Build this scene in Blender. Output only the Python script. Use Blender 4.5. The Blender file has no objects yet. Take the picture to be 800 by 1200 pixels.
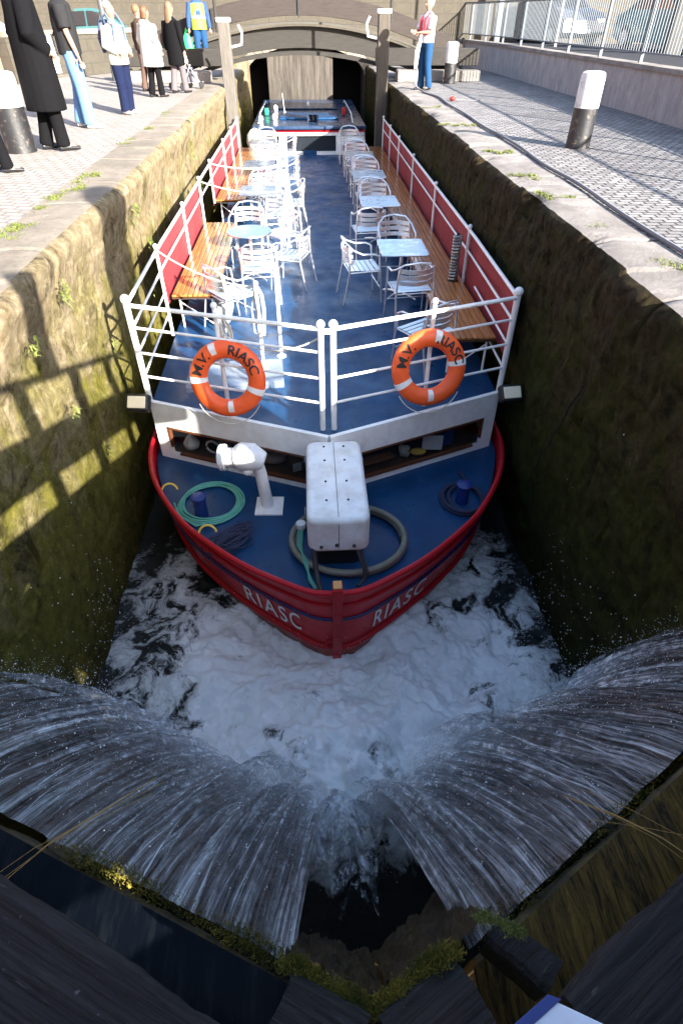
import bpy, bmesh, math, random
import numpy as np
from mathutils import Vector, Matrix, Euler
random.seed(7); rng = np.random.default_rng(7)
S = bpy.context.scene; COL = S.collection
R = math.radians
# ------------------------------------------------------------------ camera, sky, sun, exposure
PITCH = 41.204; YAW = 2.970
cd = bpy.data.cameras.new('camera'); cam = bpy.data.objects.new('camera', cd); COL.objects.link(cam)
cam.location = (0, 0, 1.5); cam.rotation_euler = (R(90-PITCH), 0, R(-YAW))
cd.sensor_fit = 'VERTICAL'; cd.sensor_height = 36; cd.lens = 667/1200*36; cd.clip_start = .05; cd.clip_end = 2000
S.camera = cam
SUN_EL = 22.5; SDX, SDY = -.62, .78            # direction in which shadows fall on the ground
w = bpy.data.worlds.new('World'); S.world = w; w.use_nodes = True
nt = w.node_tree; bg = nt.nodes['Background']; sk = nt.nodes.new('ShaderNodeTexSky')
sk.sky_type = 'NISHITA'; sk.sun_disc = False; sk.sun_elevation = R(SUN_EL)
sk.sun_rotation = math.atan2(-SDX, -SDY); sk.altitude = 10; sk.air_density = 1.0; sk.dust_density = 1.4; sk.ozone_density = .8
nt.links.new(sk.outputs[0], bg.inputs[0]); bg.inputs[1].default_value = .11
sl = bpy.data.lights.new('sun', 'SUN'); sl.energy = 5.0; sl.angle = R(.55); sl.color = (1, .95, .86)
so = bpy.data.objects.new('sun', sl); COL.objects.link(so); so.location = (10, -12, 12)
ce = math.cos(R(SUN_EL)); dirv = Vector((SDX*ce, SDY*ce, -math.sin(R(SUN_EL))))
so.rotation_euler = dirv.to_track_quat('-Z', 'Y').to_euler()
S.view_settings.view_transform = 'Standard'; S.view_settings.look = 'None'; S.view_settings.gamma = 1
S.view_settings.exposure = 2.45
try: S.view_settings.use_curve_mapping = False
except Exception: pass
S.cycles.max_bounces = 8; S.cycles.transparent_max_bounces = 12

# ------------------------------------------------------------------ helpers
def _h(ix, iy, iz, seed):
    n = (ix*374761393 + iy*668265263 + iz*2147483647 + seed*1274126177) & 0xFFFFFFFF
    n = ((n ^ (n >> 13))*1274126177) & 0xFFFFFFFF
    return ((n ^ (n >> 16)) & 0xFFFF)/65535.
def vnoise(x, y, z=0., seed=0):
    x, y, z = np.broadcast_arrays(np.asarray(x, float), np.asarray(y, float), np.asarray(z, float))
    xi, yi, zi = np.floor(x).astype(np.int64), np.floor(y).astype(np.int64), np.floor(z).astype(np.int64)
    f = lambda a: a*a*(3-2*a)
    u, v, ww = f(x-xi), f(y-yi), f(z-zi); r = 0
    for a in (0, 1):
        for b in (0, 1):
            for c in (0, 1):
                r = r + _h(xi+a, yi+b, zi+c, seed)*(u if a else 1-u)*(v if b else 1-v)*(ww if c else 1-ww)
    return r*2-1
def fbm(x, y, z=0., o=4, seed=0):
    r = 0; a = 1.; t = 0
    for i in range(o):
        r = r + a*vnoise(np.asarray(x)*2**i, np.asarray(y)*2**i, np.asarray(z)*2**i, seed+i*17); t += a; a *= .5
    return r/t
class MB:
    def __init__(s): s.v = []; s.f = []; s.uv = None
    def add(s, vs, fs):
        o = len(s.v); s.v += [tuple(map(float, p)) for p in vs]; s.f += [tuple(i+o for i in f) for f in fs]; return s
    def box(s, c, d, rz=0., M=None):
        cx, cy, cz = c; a, b, e = d[0]/2, d[1]/2, d[2]/2
        m = M if M is not None else Matrix.Rotation(rz, 3, 'Z')
        P = [Vector(c)+m @ Vector((x*a, y*b, z*e)) for z in (-1, 1) for x, y in ((-1, -1), (1, -1), (1, 1), (-1, 1))]
        return s.add(P, [(3, 2, 1, 0), (4, 5, 6, 7), (0, 1, 5, 4), (1, 2, 6, 5), (2, 3, 7, 6), (3, 0, 4, 7)])
    def bar(s, p, q, wd, h, up=(0, 0, 1)):
        p, q = Vector(p), Vector(q); d = (q-p); L = d.length; d.normalize(); sx = d.cross(Vector(up)).normalized(); uz = sx.cross(d)
        M = Matrix((sx, d, uz)).transposed()
        return s.box((p+q)/2, (wd, L, h), M=M)
    def tube(s, pts, r, n=8, closed=False, cap=True, ry=None):
        P = [Vector(p) for p in pts]; m = len(P)
        rr = r if hasattr(r, '__len__') else [r]*m
        ry_ = ry if ry is not None and hasattr(ry, '__len__') else ([ry]*m if ry else rr)
        T = []
        for i in range(m):
            a = P[(i-1) % m] if (closed or i) else P[i]; b = P[(i+1) % m] if (closed or i < m-1) else P[i]
            T.append((b-a).normalized() if (b-a).length > 1e-9 else Vector((0, 0, 1)))
        N = T[0].orthogonal().normalized()
        if abs(T[0].z) < .99 and not ry: N = (Vector((0, 0, 1))-T[0]*T[0].z).normalized()
        if ry: N = (Vector((1, 0, 0))-T[0]*T[0].x).normalized() if abs(T[0].x) < .9 else N
        vs = []
        for i in range(m):
            N = (N-T[i]*N.dot(T[i])).normalized(); B = T[i].cross(N)
            for k in range(n):
                a = 2*math.pi*k/n; vs.append(P[i]+N*math.cos(a)*rr[i]+B*math.sin(a)*ry_[i])
        fs = []
        for i in range(m if closed else m-1):
            j = (i+1) % m
            for k in range(n): fs.append((i*n+k, i*n+(k+1) % n, j*n+(k+1) % n, j*n+k))
        if cap and not closed: fs += [tuple(range(n-1, -1, -1)), tuple((m-1)*n+k for k in range(n))]
        return s.add(vs, fs)
    def lathe(s, prof, c=(0, 0, 0), n=24, M=None, sx=1., sy=1.):
        M = M or Matrix.Identity(3); vs = []; c = Vector(c)
        for r, z in prof:
            for k in range(n):
                a = 2*math.pi*k/n; vs.append(c+M @ Vector((r*math.cos(a)*sx, r*math.sin(a)*sy, z)))
        fs = [(i*n+k, i*n+(k+1) % n, (i+1)*n+(k+1) % n, (i+1)*n+k) for i in range(len(prof)-1) for k in range(n)]
        fs += [tuple(range(n-1, -1, -1)), tuple((len(prof)-1)*n+k for k in range(n))]
        return s.add(vs, fs)
    def ball(s, c, r, n=10, sc=(1, 1, 1), M=None):
        p = [(math.sin(math.pi*i/n)*r+1e-5, -math.cos(math.pi*i/n)*r*sc[2]) for i in range(n+1)]
        return s.lathe(p, c, n+4, M, sc[0], sc[1])
    def prism(s, poly, z0, z1):
        n = len(poly); g = lambda z: z if callable(z) else (lambda p: z)
        a, b = g(z0), g(z1)
        vs = [(p[0], p[1], a(p)) for p in poly]+[(p[0], p[1], b(p)) for p in poly]
        return s.add(vs, [tuple(range(n-1, -1, -1)), tuple(range(n, 2*n))]+[(i, (i+1) % n, n+(i+1) % n, n+i) for i in range(n)])
    def grid(s, X, Y, Z):
        a, b = X.shape; o = len(s.v); s.v += list(map(tuple, np.stack([X, Y, Z], -1).reshape(-1, 3).tolist()))
        i = (np.arange(a-1)[:, None]*b+np.arange(b-1)[None, :]).ravel()+o
        s.f += list(map(tuple, np.stack([i, i+b, i+b+1, i+1], -1).tolist())); return s
    def blade(s, p, d, wd):
        p = Vector(p); d = Vector(d); sd = Vector((-d.y, d.x, random.uniform(-.3, .3)*d.length)); sd = sd.normalized()*wd if sd.length > 1e-6 else Vector((wd, 0, 0))
        return s.add([p-sd, p+sd, p+d*.6+sd*.6, p+d], [(0, 1, 2, 3)])
    def build(s, name, mat, parent=None, smooth=True, bevel=0., angle=40, seg=2, remesh=0.):
        me = bpy.data.meshes.new(name); me.from_pydata(s.v, [], s.f); me.update()
        if s.uv is not None:
            l = me.uv_layers.new(name='UVMap'); idx = np.empty(len(me.loops), np.int32); me.loops.foreach_get('vertex_index', idx)
            l.data.foreach_set('uv', np.asarray(s.uv)[idx].astype(np.float32).ravel())
        o = bpy.data.objects.new(name, me); COL.objects.link(o)
        if mat: me.materials.append(mat)
        if remesh:
            m = o.modifiers.new('r', 'REMESH'); m.mode = 'VOXEL'; m.voxel_size = remesh; m.use_smooth_shade = True
            sm = o.modifiers.new('s', 'SMOOTH'); sm.factor = .5; sm.iterations = 4
            dg = bpy.context.evaluated_depsgraph_get(); me2 = bpy.data.meshes.new_from_object(o.evaluated_get(dg)); o.modifiers.clear(); o.data = me2; me = me2
            if not me.materials and mat: me.materials.append(mat)
        if bevel:
            m = o.modifiers.new('bevel', 'BEVEL'); m.width = bevel; m.segments = seg; m.limit_method = 'ANGLE'; m.angle_limit = R(35)
        if smooth:
            me.polygons.foreach_set('use_smooth', [True]*len(me.polygons))
            try: me.set_sharp_from_angle(angle=R(angle))
            except Exception: pass
        if parent: o.parent = parent
        return o
def empty(name, loc=(0, 0, 0), rz=0.):
    o = bpy.data.objects.new(name, None); COL.objects.link(o); o.location = loc; o.rotation_euler = (0, 0, rz); o.empty_display_size = .2; return o
def tag(o, label=None, cat=None, group=None, kind=None):
    if label: o['label'] = label
    if cat: o['category'] = cat
    if group: o['group'] = group
    if kind: o['kind'] = kind
    return o
KIDS = {}
def copy_tree(o, parent=None):
    c = o.copy(); COL.objects.link(c); c.parent = parent
    for ch in [x for x in COL.objects if x.parent == o]: copy_tree(ch, c)
    return c
def text_mesh(txt, size, ext=0., bold=.02, sp=1.):
    cu = bpy.data.curves.new('t', 'FONT'); cu.body = txt; cu.size = size; cu.extrude = ext; cu.align_x = 'CENTER'; cu.align_y = 'CENTER'; cu.offset = bold*size; cu.space_character = sp
    o = bpy.data.objects.new('t', cu); COL.objects.link(o); dg = bpy.context.evaluated_depsgraph_get()
    me = bpy.data.meshes.new_from_object(o.evaluated_get(dg)); bm = bmesh.new(); bm.from_mesh(me)
    bmesh.ops.triangulate(bm, faces=bm.faces[:])
    for _ in range(2):
        bmesh.ops.subdivide_edges(bm, edges=[e for e in bm.edges if e.calc_length() > size*.25], cuts=1)
    vs = [tuple(v.co) for v in bm.verts]; bm.verts.index_update(); fs = [tuple(v.index for v in f.verts) for f in bm.faces]; bm.free()
    bpy.data.objects.remove(o); return vs, fs

# ------------------------------------------------------------------ materials
class NM:
    def __init__(s, name, col=(.5, .5, .5), rough=.6, metal=0., spec=.5):
        s.m = bpy.data.materials.new(name); s.m.use_nodes = True; s.nt = s.m.node_tree; s.b = s.nt.nodes['Principled BSDF']
        s.b.inputs['Base Color'].default_value = (*col, 1); s.b.inputs['Roughness'].default_value = rough
        s.b.inputs['Metallic'].default_value = metal; s.b.inputs['Specular IOR Level'].default_value = spec
        s._tc = None
    def n(s, t): return s.nt.nodes.new(t)
    def L(s, a, b): s.nt.links.new(a, b)
    def co(s, scale=(1, 1, 1), rot=(0, 0, 0), uv=False):
        if s._tc is None: s._tc = s.n('ShaderNodeTexCoord')
        mp = s.n('ShaderNodeMapping'); mp.inputs['Scale'].default_value = scale; mp.inputs['Rotation'].default_value = rot
        s.L(s._tc.outputs['UV' if uv else 'Object'], mp.inputs[0]); return mp.outputs[0]
    def noise(s, scale=5, detail=5, rough=.6, vec=None, dist=0.):
        x = s.n('ShaderNodeTexNoise'); x.inputs['Scale'].default_value = scale; x.inputs['Detail'].default_value = detail
        x.inputs['Roughness'].default_value = rough; x.inputs['Distortion'].default_value = dist
        s.L(vec if vec is not None else s.co(), x.inputs['Vector']); return x.outputs[0]
    def vor(s, scale, vec=None, feat='F1'):
        x = s.n('ShaderNodeTexVoronoi'); x.feature = feat; x.inputs['Scale'].default_value = scale
        s.L(vec if vec is not None else s.co(), x.inputs['Vector']); return x.outputs['Distance']
    def brick(s, vec, bw, rh, mortar=.01, off=.5):
        x = s.n('ShaderNodeTexBrick'); x.inputs['Scale'].default_value = 1; x.inputs['Brick Width'].default_value = bw; x.inputs['Row Height'].default_value = rh
        x.inputs['Mortar Size'].default_value = mortar; x.inputs['Mortar Smooth'].default_value = .4; x.offset = off
        x.inputs['Color1'].default_value = (0, 0, 0, 1); x.inputs['Color2'].default_value = (1, 1, 1, 1); x.inputs['Mortar'].default_value = (.5, .5, .5, 1)
        s.L(vec, x.inputs['Vector']); return x
    def ramp(s, fac, st):
        x = s.n('ShaderNodeValToRGB'); e = x.color_ramp.elements
        while len(e) < len(st): e.new(.5)
        for k, (p, c) in enumerate(st): e[k].position = p; e[k].color = (*c, 1) if hasattr(c, '__len__') else (c, c, c, 1)
        s.L(fac, x.inputs[0]); return x.outputs[0]
    def mix(s, fac, a, b, mode='MIX'):
        x = s.n('ShaderNodeMix'); x.data_type = 'RGBA'; x.blend_type = mode
        for v, k in ((fac, 0), (a, 6), (b, 7)):
            if hasattr(v, 'is_linked') or isinstance(v, bpy.types.NodeSocket): s.L(v, x.inputs[k])
            elif k == 0: x.inputs[0].default_value = v
            else: x.inputs[k].default_value = (*v, 1) if hasattr(v, '__len__') else (v, v, v, 1)
        return x.outputs[2]
    def math(s, op, a, b=0., c=None, clamp=False):
        x = s.n('ShaderNodeMath'); x.operation = op; x.use_clamp = clamp
        for i, v in enumerate((a, b) if c is None else (a, b, c)):
            if isinstance(v, bpy.types.NodeSocket): s.L(v, x.inputs[i])
            else: x.inputs[i].default_value = v
        return x.outputs[0]
    def sep(s, axis, vec=None):
        x = s.n('ShaderNodeSeparateXYZ'); s.L(vec if vec is not None else s.co(), x.inputs[0]); return x.outputs[axis]
    def bump(s, h, st=.5, d=.01, chain=True):
        x = s.n('ShaderNodeBump'); x.inputs['Strength'].default_value = st; x.inputs['Distance'].default_value = d
        s.L(h, x.inputs['Height'])
        if s.b.inputs['Normal'].is_linked: s.L(s.b.inputs['Normal'].links[0].from_socket, x.inputs['Normal'])
        s.L(x.outputs[0], s.b.inputs['Normal']); return s
    def col(s, c): s.L(c, s.b.inputs['Base Color']); return s
    def rough(s, c): s.L(c, s.b.inputs['Roughness']); return s
def paint(name, col, rough=.4, dirt=.25, scale=6, metal=0., bump=.15, dcol=None, spec=.5):
    m = NM(name, col, rough, metal, spec); d = dcol or tuple(c*.55 for c in col)
    f = m.ramp(m.noise(scale, 7, .65), [(.42, 0.), (.75, 1.)])
    m.col(m.mix(m.math('MULTIPLY', f, dirt), col, d)); m.rough(m.ramp(m.noise(scale*2.3, 4), [(.3, max(.05, rough-.08)), (.7, min(1, rough+.15))]))
    if bump: m.bump(m.noise(scale*9, 3), bump, .004)
    return m.m
WHITE = paint('white_paint', (.80, .80, .79), .35, .35, 9, dcol=(.45, .36, .25))
WHITEB = paint('white_gloss_box', (.70, .71, .72), .35, .7, 5, dcol=(.42, .38, .33))
RED = paint('red_hull_paint', (.42, .006, .014), .42, .35, 5, dcol=(.18, .012, .012), spec=.25)
REDM = NM('weathered_red_hull', (.42, .006, .014), .4, 0, .3)
_a = REDM.noise(4, 9, .7); _s = REDM.ramp(REDM.noise(7, 9, .8, REDM.co((1, 1, 5)), .4), [(.62, 0.), (.70, .75)]); _z = REDM.ramp(REDM.math('ADD', REDM.math('MULTIPLY_ADD', REDM.sep(2), -1.1, -3.2), REDM.math('MULTIPLY_ADD', REDM.noise(9, 6, .7), .8, -.2)), [(.3, 0.), (.75, .8)])
REDM.col(REDM.mix(_z, REDM.mix(_s, REDM.mix(_a, (.62, .008, .016), (.42, .010, .016)), (.09, .03, .022)), (.07, .05, .03))); REDM.rough(REDM.ramp(_a, [(.3, .25), (.7, .55)])); REDM.bump(REDM.noise(2.2, 4), .5, .03); REDM = REDM.m
NAVY = paint('navy_line', (.01, .015, .09), .3)
BLUE = NM('blue_deck', (.012, .06, .2), .3, 0, .3)
_v = BLUE.co((1, .6, 1)); _f = BLUE.ramp(BLUE.noise(1.6, 8, .68, _v, .6), [(.36, (.003, .030, .085)), (.55, (.005, .046, .130)), (.74, (.012, .070, .165))])
_sc = BLUE.ramp(BLUE.noise(26, 6, .7), [(.64, 0.), (.78, .35)])
BLUE.col(BLUE.mix(_sc, _f, (.16, .2, .27))); BLUE.rough(BLUE.ramp(BLUE.noise(2.2, 6, .7), [(.35, .26), (.65, .6)])); BLUE.bump(BLUE.noise(14, 5), .25, .006); BLUE = BLUE.m
BLUE2 = paint('blue_bollard', (.01, .03, .16), .3)
ROOF = paint('dark_blue_roof', (.012, .03, .075), .25, .5, 3, dcol=(.06, .09, .13))
PANEL = NM('red_canvas', (.24, .015, .035), .75); PANEL.col(PANEL.mix(PANEL.noise(3, 6), (.18, .009, .014), (.30, .020, .026))); PANEL.bump(PANEL.noise(5, 4), .5, .02); PANEL = PANEL.m
ORANGE = paint('orange_buoy', (.85, .11, .02), .45, .4, 7, dcol=(.55, .06, .015))
BLACK = paint('black_paint', (.012, .012, .014), .45, .3, 8, dcol=(.05, .045, .04))
RUBBER = paint('rubber', (.02, .02, .022), .6)
ALU = NM('aluminium', (.78, .80, .82), .3, .93); ALU.rough(ALU.ramp(ALU.noise(30, 3), [(.3, .32), (.7, .52)])); ALU = ALU.m
ALUT = NM('table_steel', (.60, .66, .74), .3, 1.); ALUT.rough(ALUT.ramp(ALUT.noise(7, 6), [(.3, .2), (.7, .45)])); ALUT = ALUT.m
GALV = paint('galvanised', (.10, .12, .145), .5, .4, 12, metal=.2)
def wood(name, c1, c2, ax=1, rough=.3, sc=1., bump=.3):
    m = NM(name, c1, rough); s = [14*sc]*3; s[ax] = .9*sc
    g = m.noise(3, 8, .65, m.co(tuple(s)), .4)
    m.col(m.mix(m.ramp(g, [(.3, 0.), (.7, 1.)]), c1, c2)); m.bump(g, bump, .004); return m
BENCH = wood('bench_wood', (.28, .085, .018), (.50, .20, .05), rough=.2)
BENCH.b.inputs['Coat Weight'].default_value = .5; BENCH.b.inputs['Coat Roughness'].default_value = .12; BENCH = BENCH.m
BENCHD = paint('bench_underside', (.05, .02, .008), .5)
ROPE = NM('rope', (.55, .52, .46), .9); ROPE.bump(ROPE.noise(90, 2), .8, .005); ROPE = ROPE.m
ROPEG = NM('grey_rope', (.16, .16, .17), .9); ROPEG.bump(ROPEG.noise(70, 2), .8, .006); ROPEG = ROPEG.m
HOSEG = NM('green_hose', (.10, .36, .27), .3); HOSEG = HOSEG.m
HOSEGR = paint('grey_hose', (.17, .17, .13), .5, .5, 9, dcol=(.06, .06, .05))
NAVYROPE = paint('navy_rope', (.02, .025, .06), .8)
YELLOW = paint('yellow', (.75, .5, .06), .5)
BROWNF = paint('window_frame_brown', (.10, .035, .015), .35)
GLASS = NM('dark_glass', (.012, .016, .02), .05); GLASS.b.inputs['Alpha'].default_value = .22; GLASS = GLASS.m
GLASSO = NM('window_glass', (.015, .018, .022), .06).m
LAMP = NM('lamp_glass', (.95, .85, .62), .15); LAMP.bump(LAMP.vor(60), .4, .004); LAMP = LAMP.m
INTER = paint('cabin_interior', (.09, .055, .035), .6)
PAPER = paint('paper', (.75, .75, .78), .7)
# --- stone and ground
def stone_wall(name, tan, moss, dark, brown, bright=1.):
    m = NM(name, tan, .9, 0, .08)
    z = m.sep(2); big = m.noise(1.3, 9, .7, None, .5); fine = m.noise(9, 10, .75, None, .3); tiny = m.noise(48, 8, .8)
    str_ = m.noise(3.2, 8, .7, m.co((1, 1.6, .45)))
    base = m.mix(m.ramp(fine, [(.35, 0.), (.62, 1.)]), brown, tan)
    # moss grows thicker lower down the wall, where it is wet
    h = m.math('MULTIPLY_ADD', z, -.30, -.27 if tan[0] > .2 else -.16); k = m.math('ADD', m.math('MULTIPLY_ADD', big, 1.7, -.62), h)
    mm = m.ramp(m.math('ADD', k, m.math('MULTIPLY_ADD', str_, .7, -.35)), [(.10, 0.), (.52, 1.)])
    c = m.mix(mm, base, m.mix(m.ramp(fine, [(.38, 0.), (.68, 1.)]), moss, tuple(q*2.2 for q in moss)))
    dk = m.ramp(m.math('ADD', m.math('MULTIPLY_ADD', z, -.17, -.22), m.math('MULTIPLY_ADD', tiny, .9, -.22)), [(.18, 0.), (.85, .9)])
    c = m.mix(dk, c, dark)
    sp = m.ramp(m.noise(15, 9, .8, m.co((1, 1, .8))), [(.60, 0.), (.74, .55)]); c = m.mix(sp, c, tuple(q*1.25 for q in tan))
    pt = m.ramp(m.noise(4.5, 9, .75, m.co((1, 1, 1.5)), 1.), [(.57, 0.), (.66, .7)]); c = m.mix(m.math('MULTIPLY', pt, m.ramp(m.math('MULTIPLY_ADD', z, .5, 1.1), [(.0, .15), (1., 1.)])), c, tuple(min(.8, q*1.7) for q in tan)); pd = m.ramp(m.noise(2.6, 10, .8, m.co((1, 1, .8)), .8), [(.52, 0.), (.64, .8)]); c = m.mix(pd, c, dark)
    m.col(c); m.bump(fine, .7, .06); m.bump(tiny, .75, .02); m.bump(m.noise(150, 4, .7), .6, .006)
    return m.m
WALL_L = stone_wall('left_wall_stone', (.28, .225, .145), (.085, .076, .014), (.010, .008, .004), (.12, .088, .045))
WALL_R = stone_wall('right_wall_stone_shaded', (.052, .040, .022), (.022, .024, .005), (.003, .0025, .0015), (.018, .012, .005))  # darker copy of the left wall stone, its shade put into the colours
def coping(name, c1, c2):
    m = NM(name, c1, .85, 0, .25); f = m.noise(2.2, 10, .72); t = m.noise(22, 9, .8)
    c = m.mix(m.ramp(f, [(.35, 0.), (.65, 1.)]), c1, c2); c = m.mix(m.ramp(t, [(.5, 0.), (.75, .6)]), c, tuple(q*.45 for q in c2))
    wear = m.ramp(m.noise(.9, 6, .6), [(.55, 0.), (.7, .5)]); c = m.mix(wear, c, (.16, .15, .13))
    st2 = m.ramp(m.noise(.7, 8, .7, m.co((1, .5, 1))), [(.46, 0.), (.60, .6)]); c = m.mix(st2, c, tuple(q*.5 for q in c1)); m.col(c); m.bump(f, .7, .05); m.bump(t, .8, .018); m.bump(m.noise(120, 4), .4, .004); return m.m
COP_L = coping('left_coping_stone', (.27, .23, .185), (.17, .145, .115))
COP_R = coping('right_coping_stone', (.31, .28, .26), (.16, .14, .128))
def setts(name, c1, c2, mort, bw=.20, rh=.11, rot=0.):
    m = NM(name, c1, .8, 0, .3); v = m.co((1, 1, 1), (0, 0, rot))
    # wobble so that the courses are not ruler straight
    nz = m.n('ShaderNodeTexNoise'); nz.inputs['Scale'].default_value = 1.7; m.L(v, nz.inputs['Vector'])
    vm = m.n('ShaderNodeVectorMath'); vm.operation = 'MULTIPLY_ADD'; m.L(nz.outputs['Color'], vm.inputs[0]); vm.inputs[1].default_value = (.10, .10, 0); m.L(v, vm.inputs[2])
    b = m.brick(vm.outputs[0], bw, rh, .012); t = m.noise(26, 7, .75)
    c = m.mix(b.outputs['Color'], c1, c2); c = m.mix(m.ramp(t, [(.4, 0.), (.75, .6)]), c, tuple(q*.5 for q in c2)); c = m.mix(b.outputs['Fac'], c, mort)
    c = m.mix(m.ramp(m.noise(.55, 6), [(.45, 0.), (.7, .35)]), c, mort)
    m.col(c); m.bump(m.math('SUBTRACT', 1., b.outputs['Fac']), 1., .035); m.bump(t, .5, .01); return m.m
SETT_R = setts('right_quay_setts', (.33, .31, .305), (.185, .172, .17), (.045, .04, .036), .15, .095)
SETT_L = setts('left_quay_setts', (.34, .305, .28), (.27, .24, .22), (.18, .155, .135), .2, .12, .2)
ROADM = paint('asphalt', (.03, .03, .034), .95, .4, 20, spec=.05)
GRAVEL = paint('ground_pale', (.16, .145, .13), .9, .5, 6)
RENDER = NM('rough_render_wall', (.3, .29, .28), .9, 0, .2); _a = RENDER.noise(6, 9, .75, RENDER.co((1, 1, .35))); RENDER.col(RENDER.mix(RENDER.ramp(_a, [(.3, 0.), (.7, 1.)]), (.24, .22, .22), (.46, .43, .42))); RENDER.bump(RENDER.noise(60, 6, .8), 1., .02); RENDER = RENDER.m
BSTONE = NM('bridge_stone', (.3, .27, .22), .85, 0, .3); _b = BSTONE.brick(BSTONE.co((1, 1, 1), (R(90), 0, 0)), .62, .3, .02); _c = BSTONE.mix(BSTONE.noise(4, 8, .7), (.035, .030, .023), (.09, .078, .06))
BSTONE.col(BSTONE.mix(_b.outputs['Fac'], _c, (.05, .045, .035))); BSTONE.bump(_b.outputs['Fac'], -.6, .03); BSTONE.bump(BSTONE.noise(25, 7, .8), .7, .02); BSTONE = BSTONE.m
BACKW = NM('streaked_concrete', (.4, .36, .3), .8, 0, .3); _a = BACKW.noise(3, 9, .75, BACKW.co((3, 1, .22))); BACKW.col(BACKW.mix(BACKW.ramp(_a, [(.34, 0.), (.62, 1.)]), (.018, .014, .011), (.085, .073, .062))); BACKW = BACKW.m
BRICK = NM('red_brick', (.3, .12, .08), .85, 0, .3); _b = BRICK.brick(BRICK.co((1, 1, 1), (R(90), 0, 0)), .22, .075, .012); BRICK.col(BRICK.mix(_b.outputs['Fac'], BRICK.mix(_b.outputs['Color'], (.30, .11, .07), (.42, .19, .13)), (.20, .17, .14))); BRICK = BRICK.m
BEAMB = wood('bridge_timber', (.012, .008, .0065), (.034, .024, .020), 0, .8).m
BEAMD = wood('dark_bridge_timber', (.009, .008, .007), (.026, .022, .018), 0, .8).m
POSTW = wood('gate_post_timber', (.055, .048, .04), (.12, .108, .095), 2, .85).m
POSTD = wood('dark_gate_post_timber', (.03, .026, .02), (.08, .065, .05), 2, .8).m
def old_timber(name, rot):
    m = NM(name, (.08, .08, .09), .8, 0, .2); v = m.co((1, 1, 1), (0, 0, rot))
    mp = m.n('ShaderNodeMapping'); mp.inputs['Scale'].default_value = (1.6, 60, 60); m.L(v, mp.inputs[0]); g = m.noise(1.6, 12, .78, mp.outputs[0], .5)
    mp2 = m.n('ShaderNodeMapping'); mp2.inputs['Scale'].default_value = (2.2, 22, 22); m.L(v, mp2.inputs[0]); g2 = m.noise(1.3, 8, .7, mp2.outputs[0], 1.4)
    c = m.mix(m.ramp(g, [(.40, 0.), (.62, .45), (.74, 1.)]), (.004, .004, .005), (.075, .074, .077))
    c = m.mix(m.ramp(g2, [(.63, 0.), (.69, .6)]), c, (.13, .125, .12)); ck = m.ramp(g2, [(.34, 1.), (.40, 0.)]); c = m.mix(ck, c, (.006, .006, .007))
    c = m.mix(m.ramp(m.noise(38, 4, .6), [(.70, 0.), (.76, .5)]), c, (.20, .19, .19))
    m.col(c); m.bump(g, 1., .012); m.bump(ck, -1., .02); m.bump(m.noise(140, 5, .7), .6, .003); m.rough(m.ramp(g, [(.3, .5), (.7, .9)])); return m.m
TIM_L = old_timber('old_timber_left', R(27)); TIM_R = old_timber('old_timber_right', R(-29)); TIM_M = old_timber('old_timber_mitre', R(-30)); 
MOSS = NM('moss', (.16, .17, .02), .9, 0, .2); MOSS.col(MOSS.mix(MOSS.ramp(MOSS.noise(9, 5), [(.35, 0.), (.65, 1.)]), (.03, .042, .006), (.17, .135, .022))); MOSS = MOSS.m
GRASS = NM('grass', (.09, .17, .02), .8); GRASS.col(GRASS.mix(GRASS.noise(7, 3), (.045, .085, .010), (.17, .17, .035))); GRASS = GRASS.m
WETWOOD = NM('wet_mossy_gate', (.05, .04, .02), .3); _a = WETWOOD.noise(7, 9, .75); WETWOOD.col(WETWOOD.mix(WETWOOD.ramp(_a, [(.35, 0.), (.65, 1.)]), (.022, .015, .009), (.13, .088, .030))); WETWOOD.bump(WETWOOD.noise(28, 7, .8), .8, .02); WETWOOD = WETWOOD.m
def skin_c(n, c): 
    m = NM(n, c, .5); m.b.inputs['Subsurface Weight'].default_value = .05; return m.m
SKIN = skin_c('skin', (.30, .17, .12))
def cloth(n, c): return paint('cloth_'+n, c, .95, .35, 14, bump=.4, spec=.08)

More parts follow.
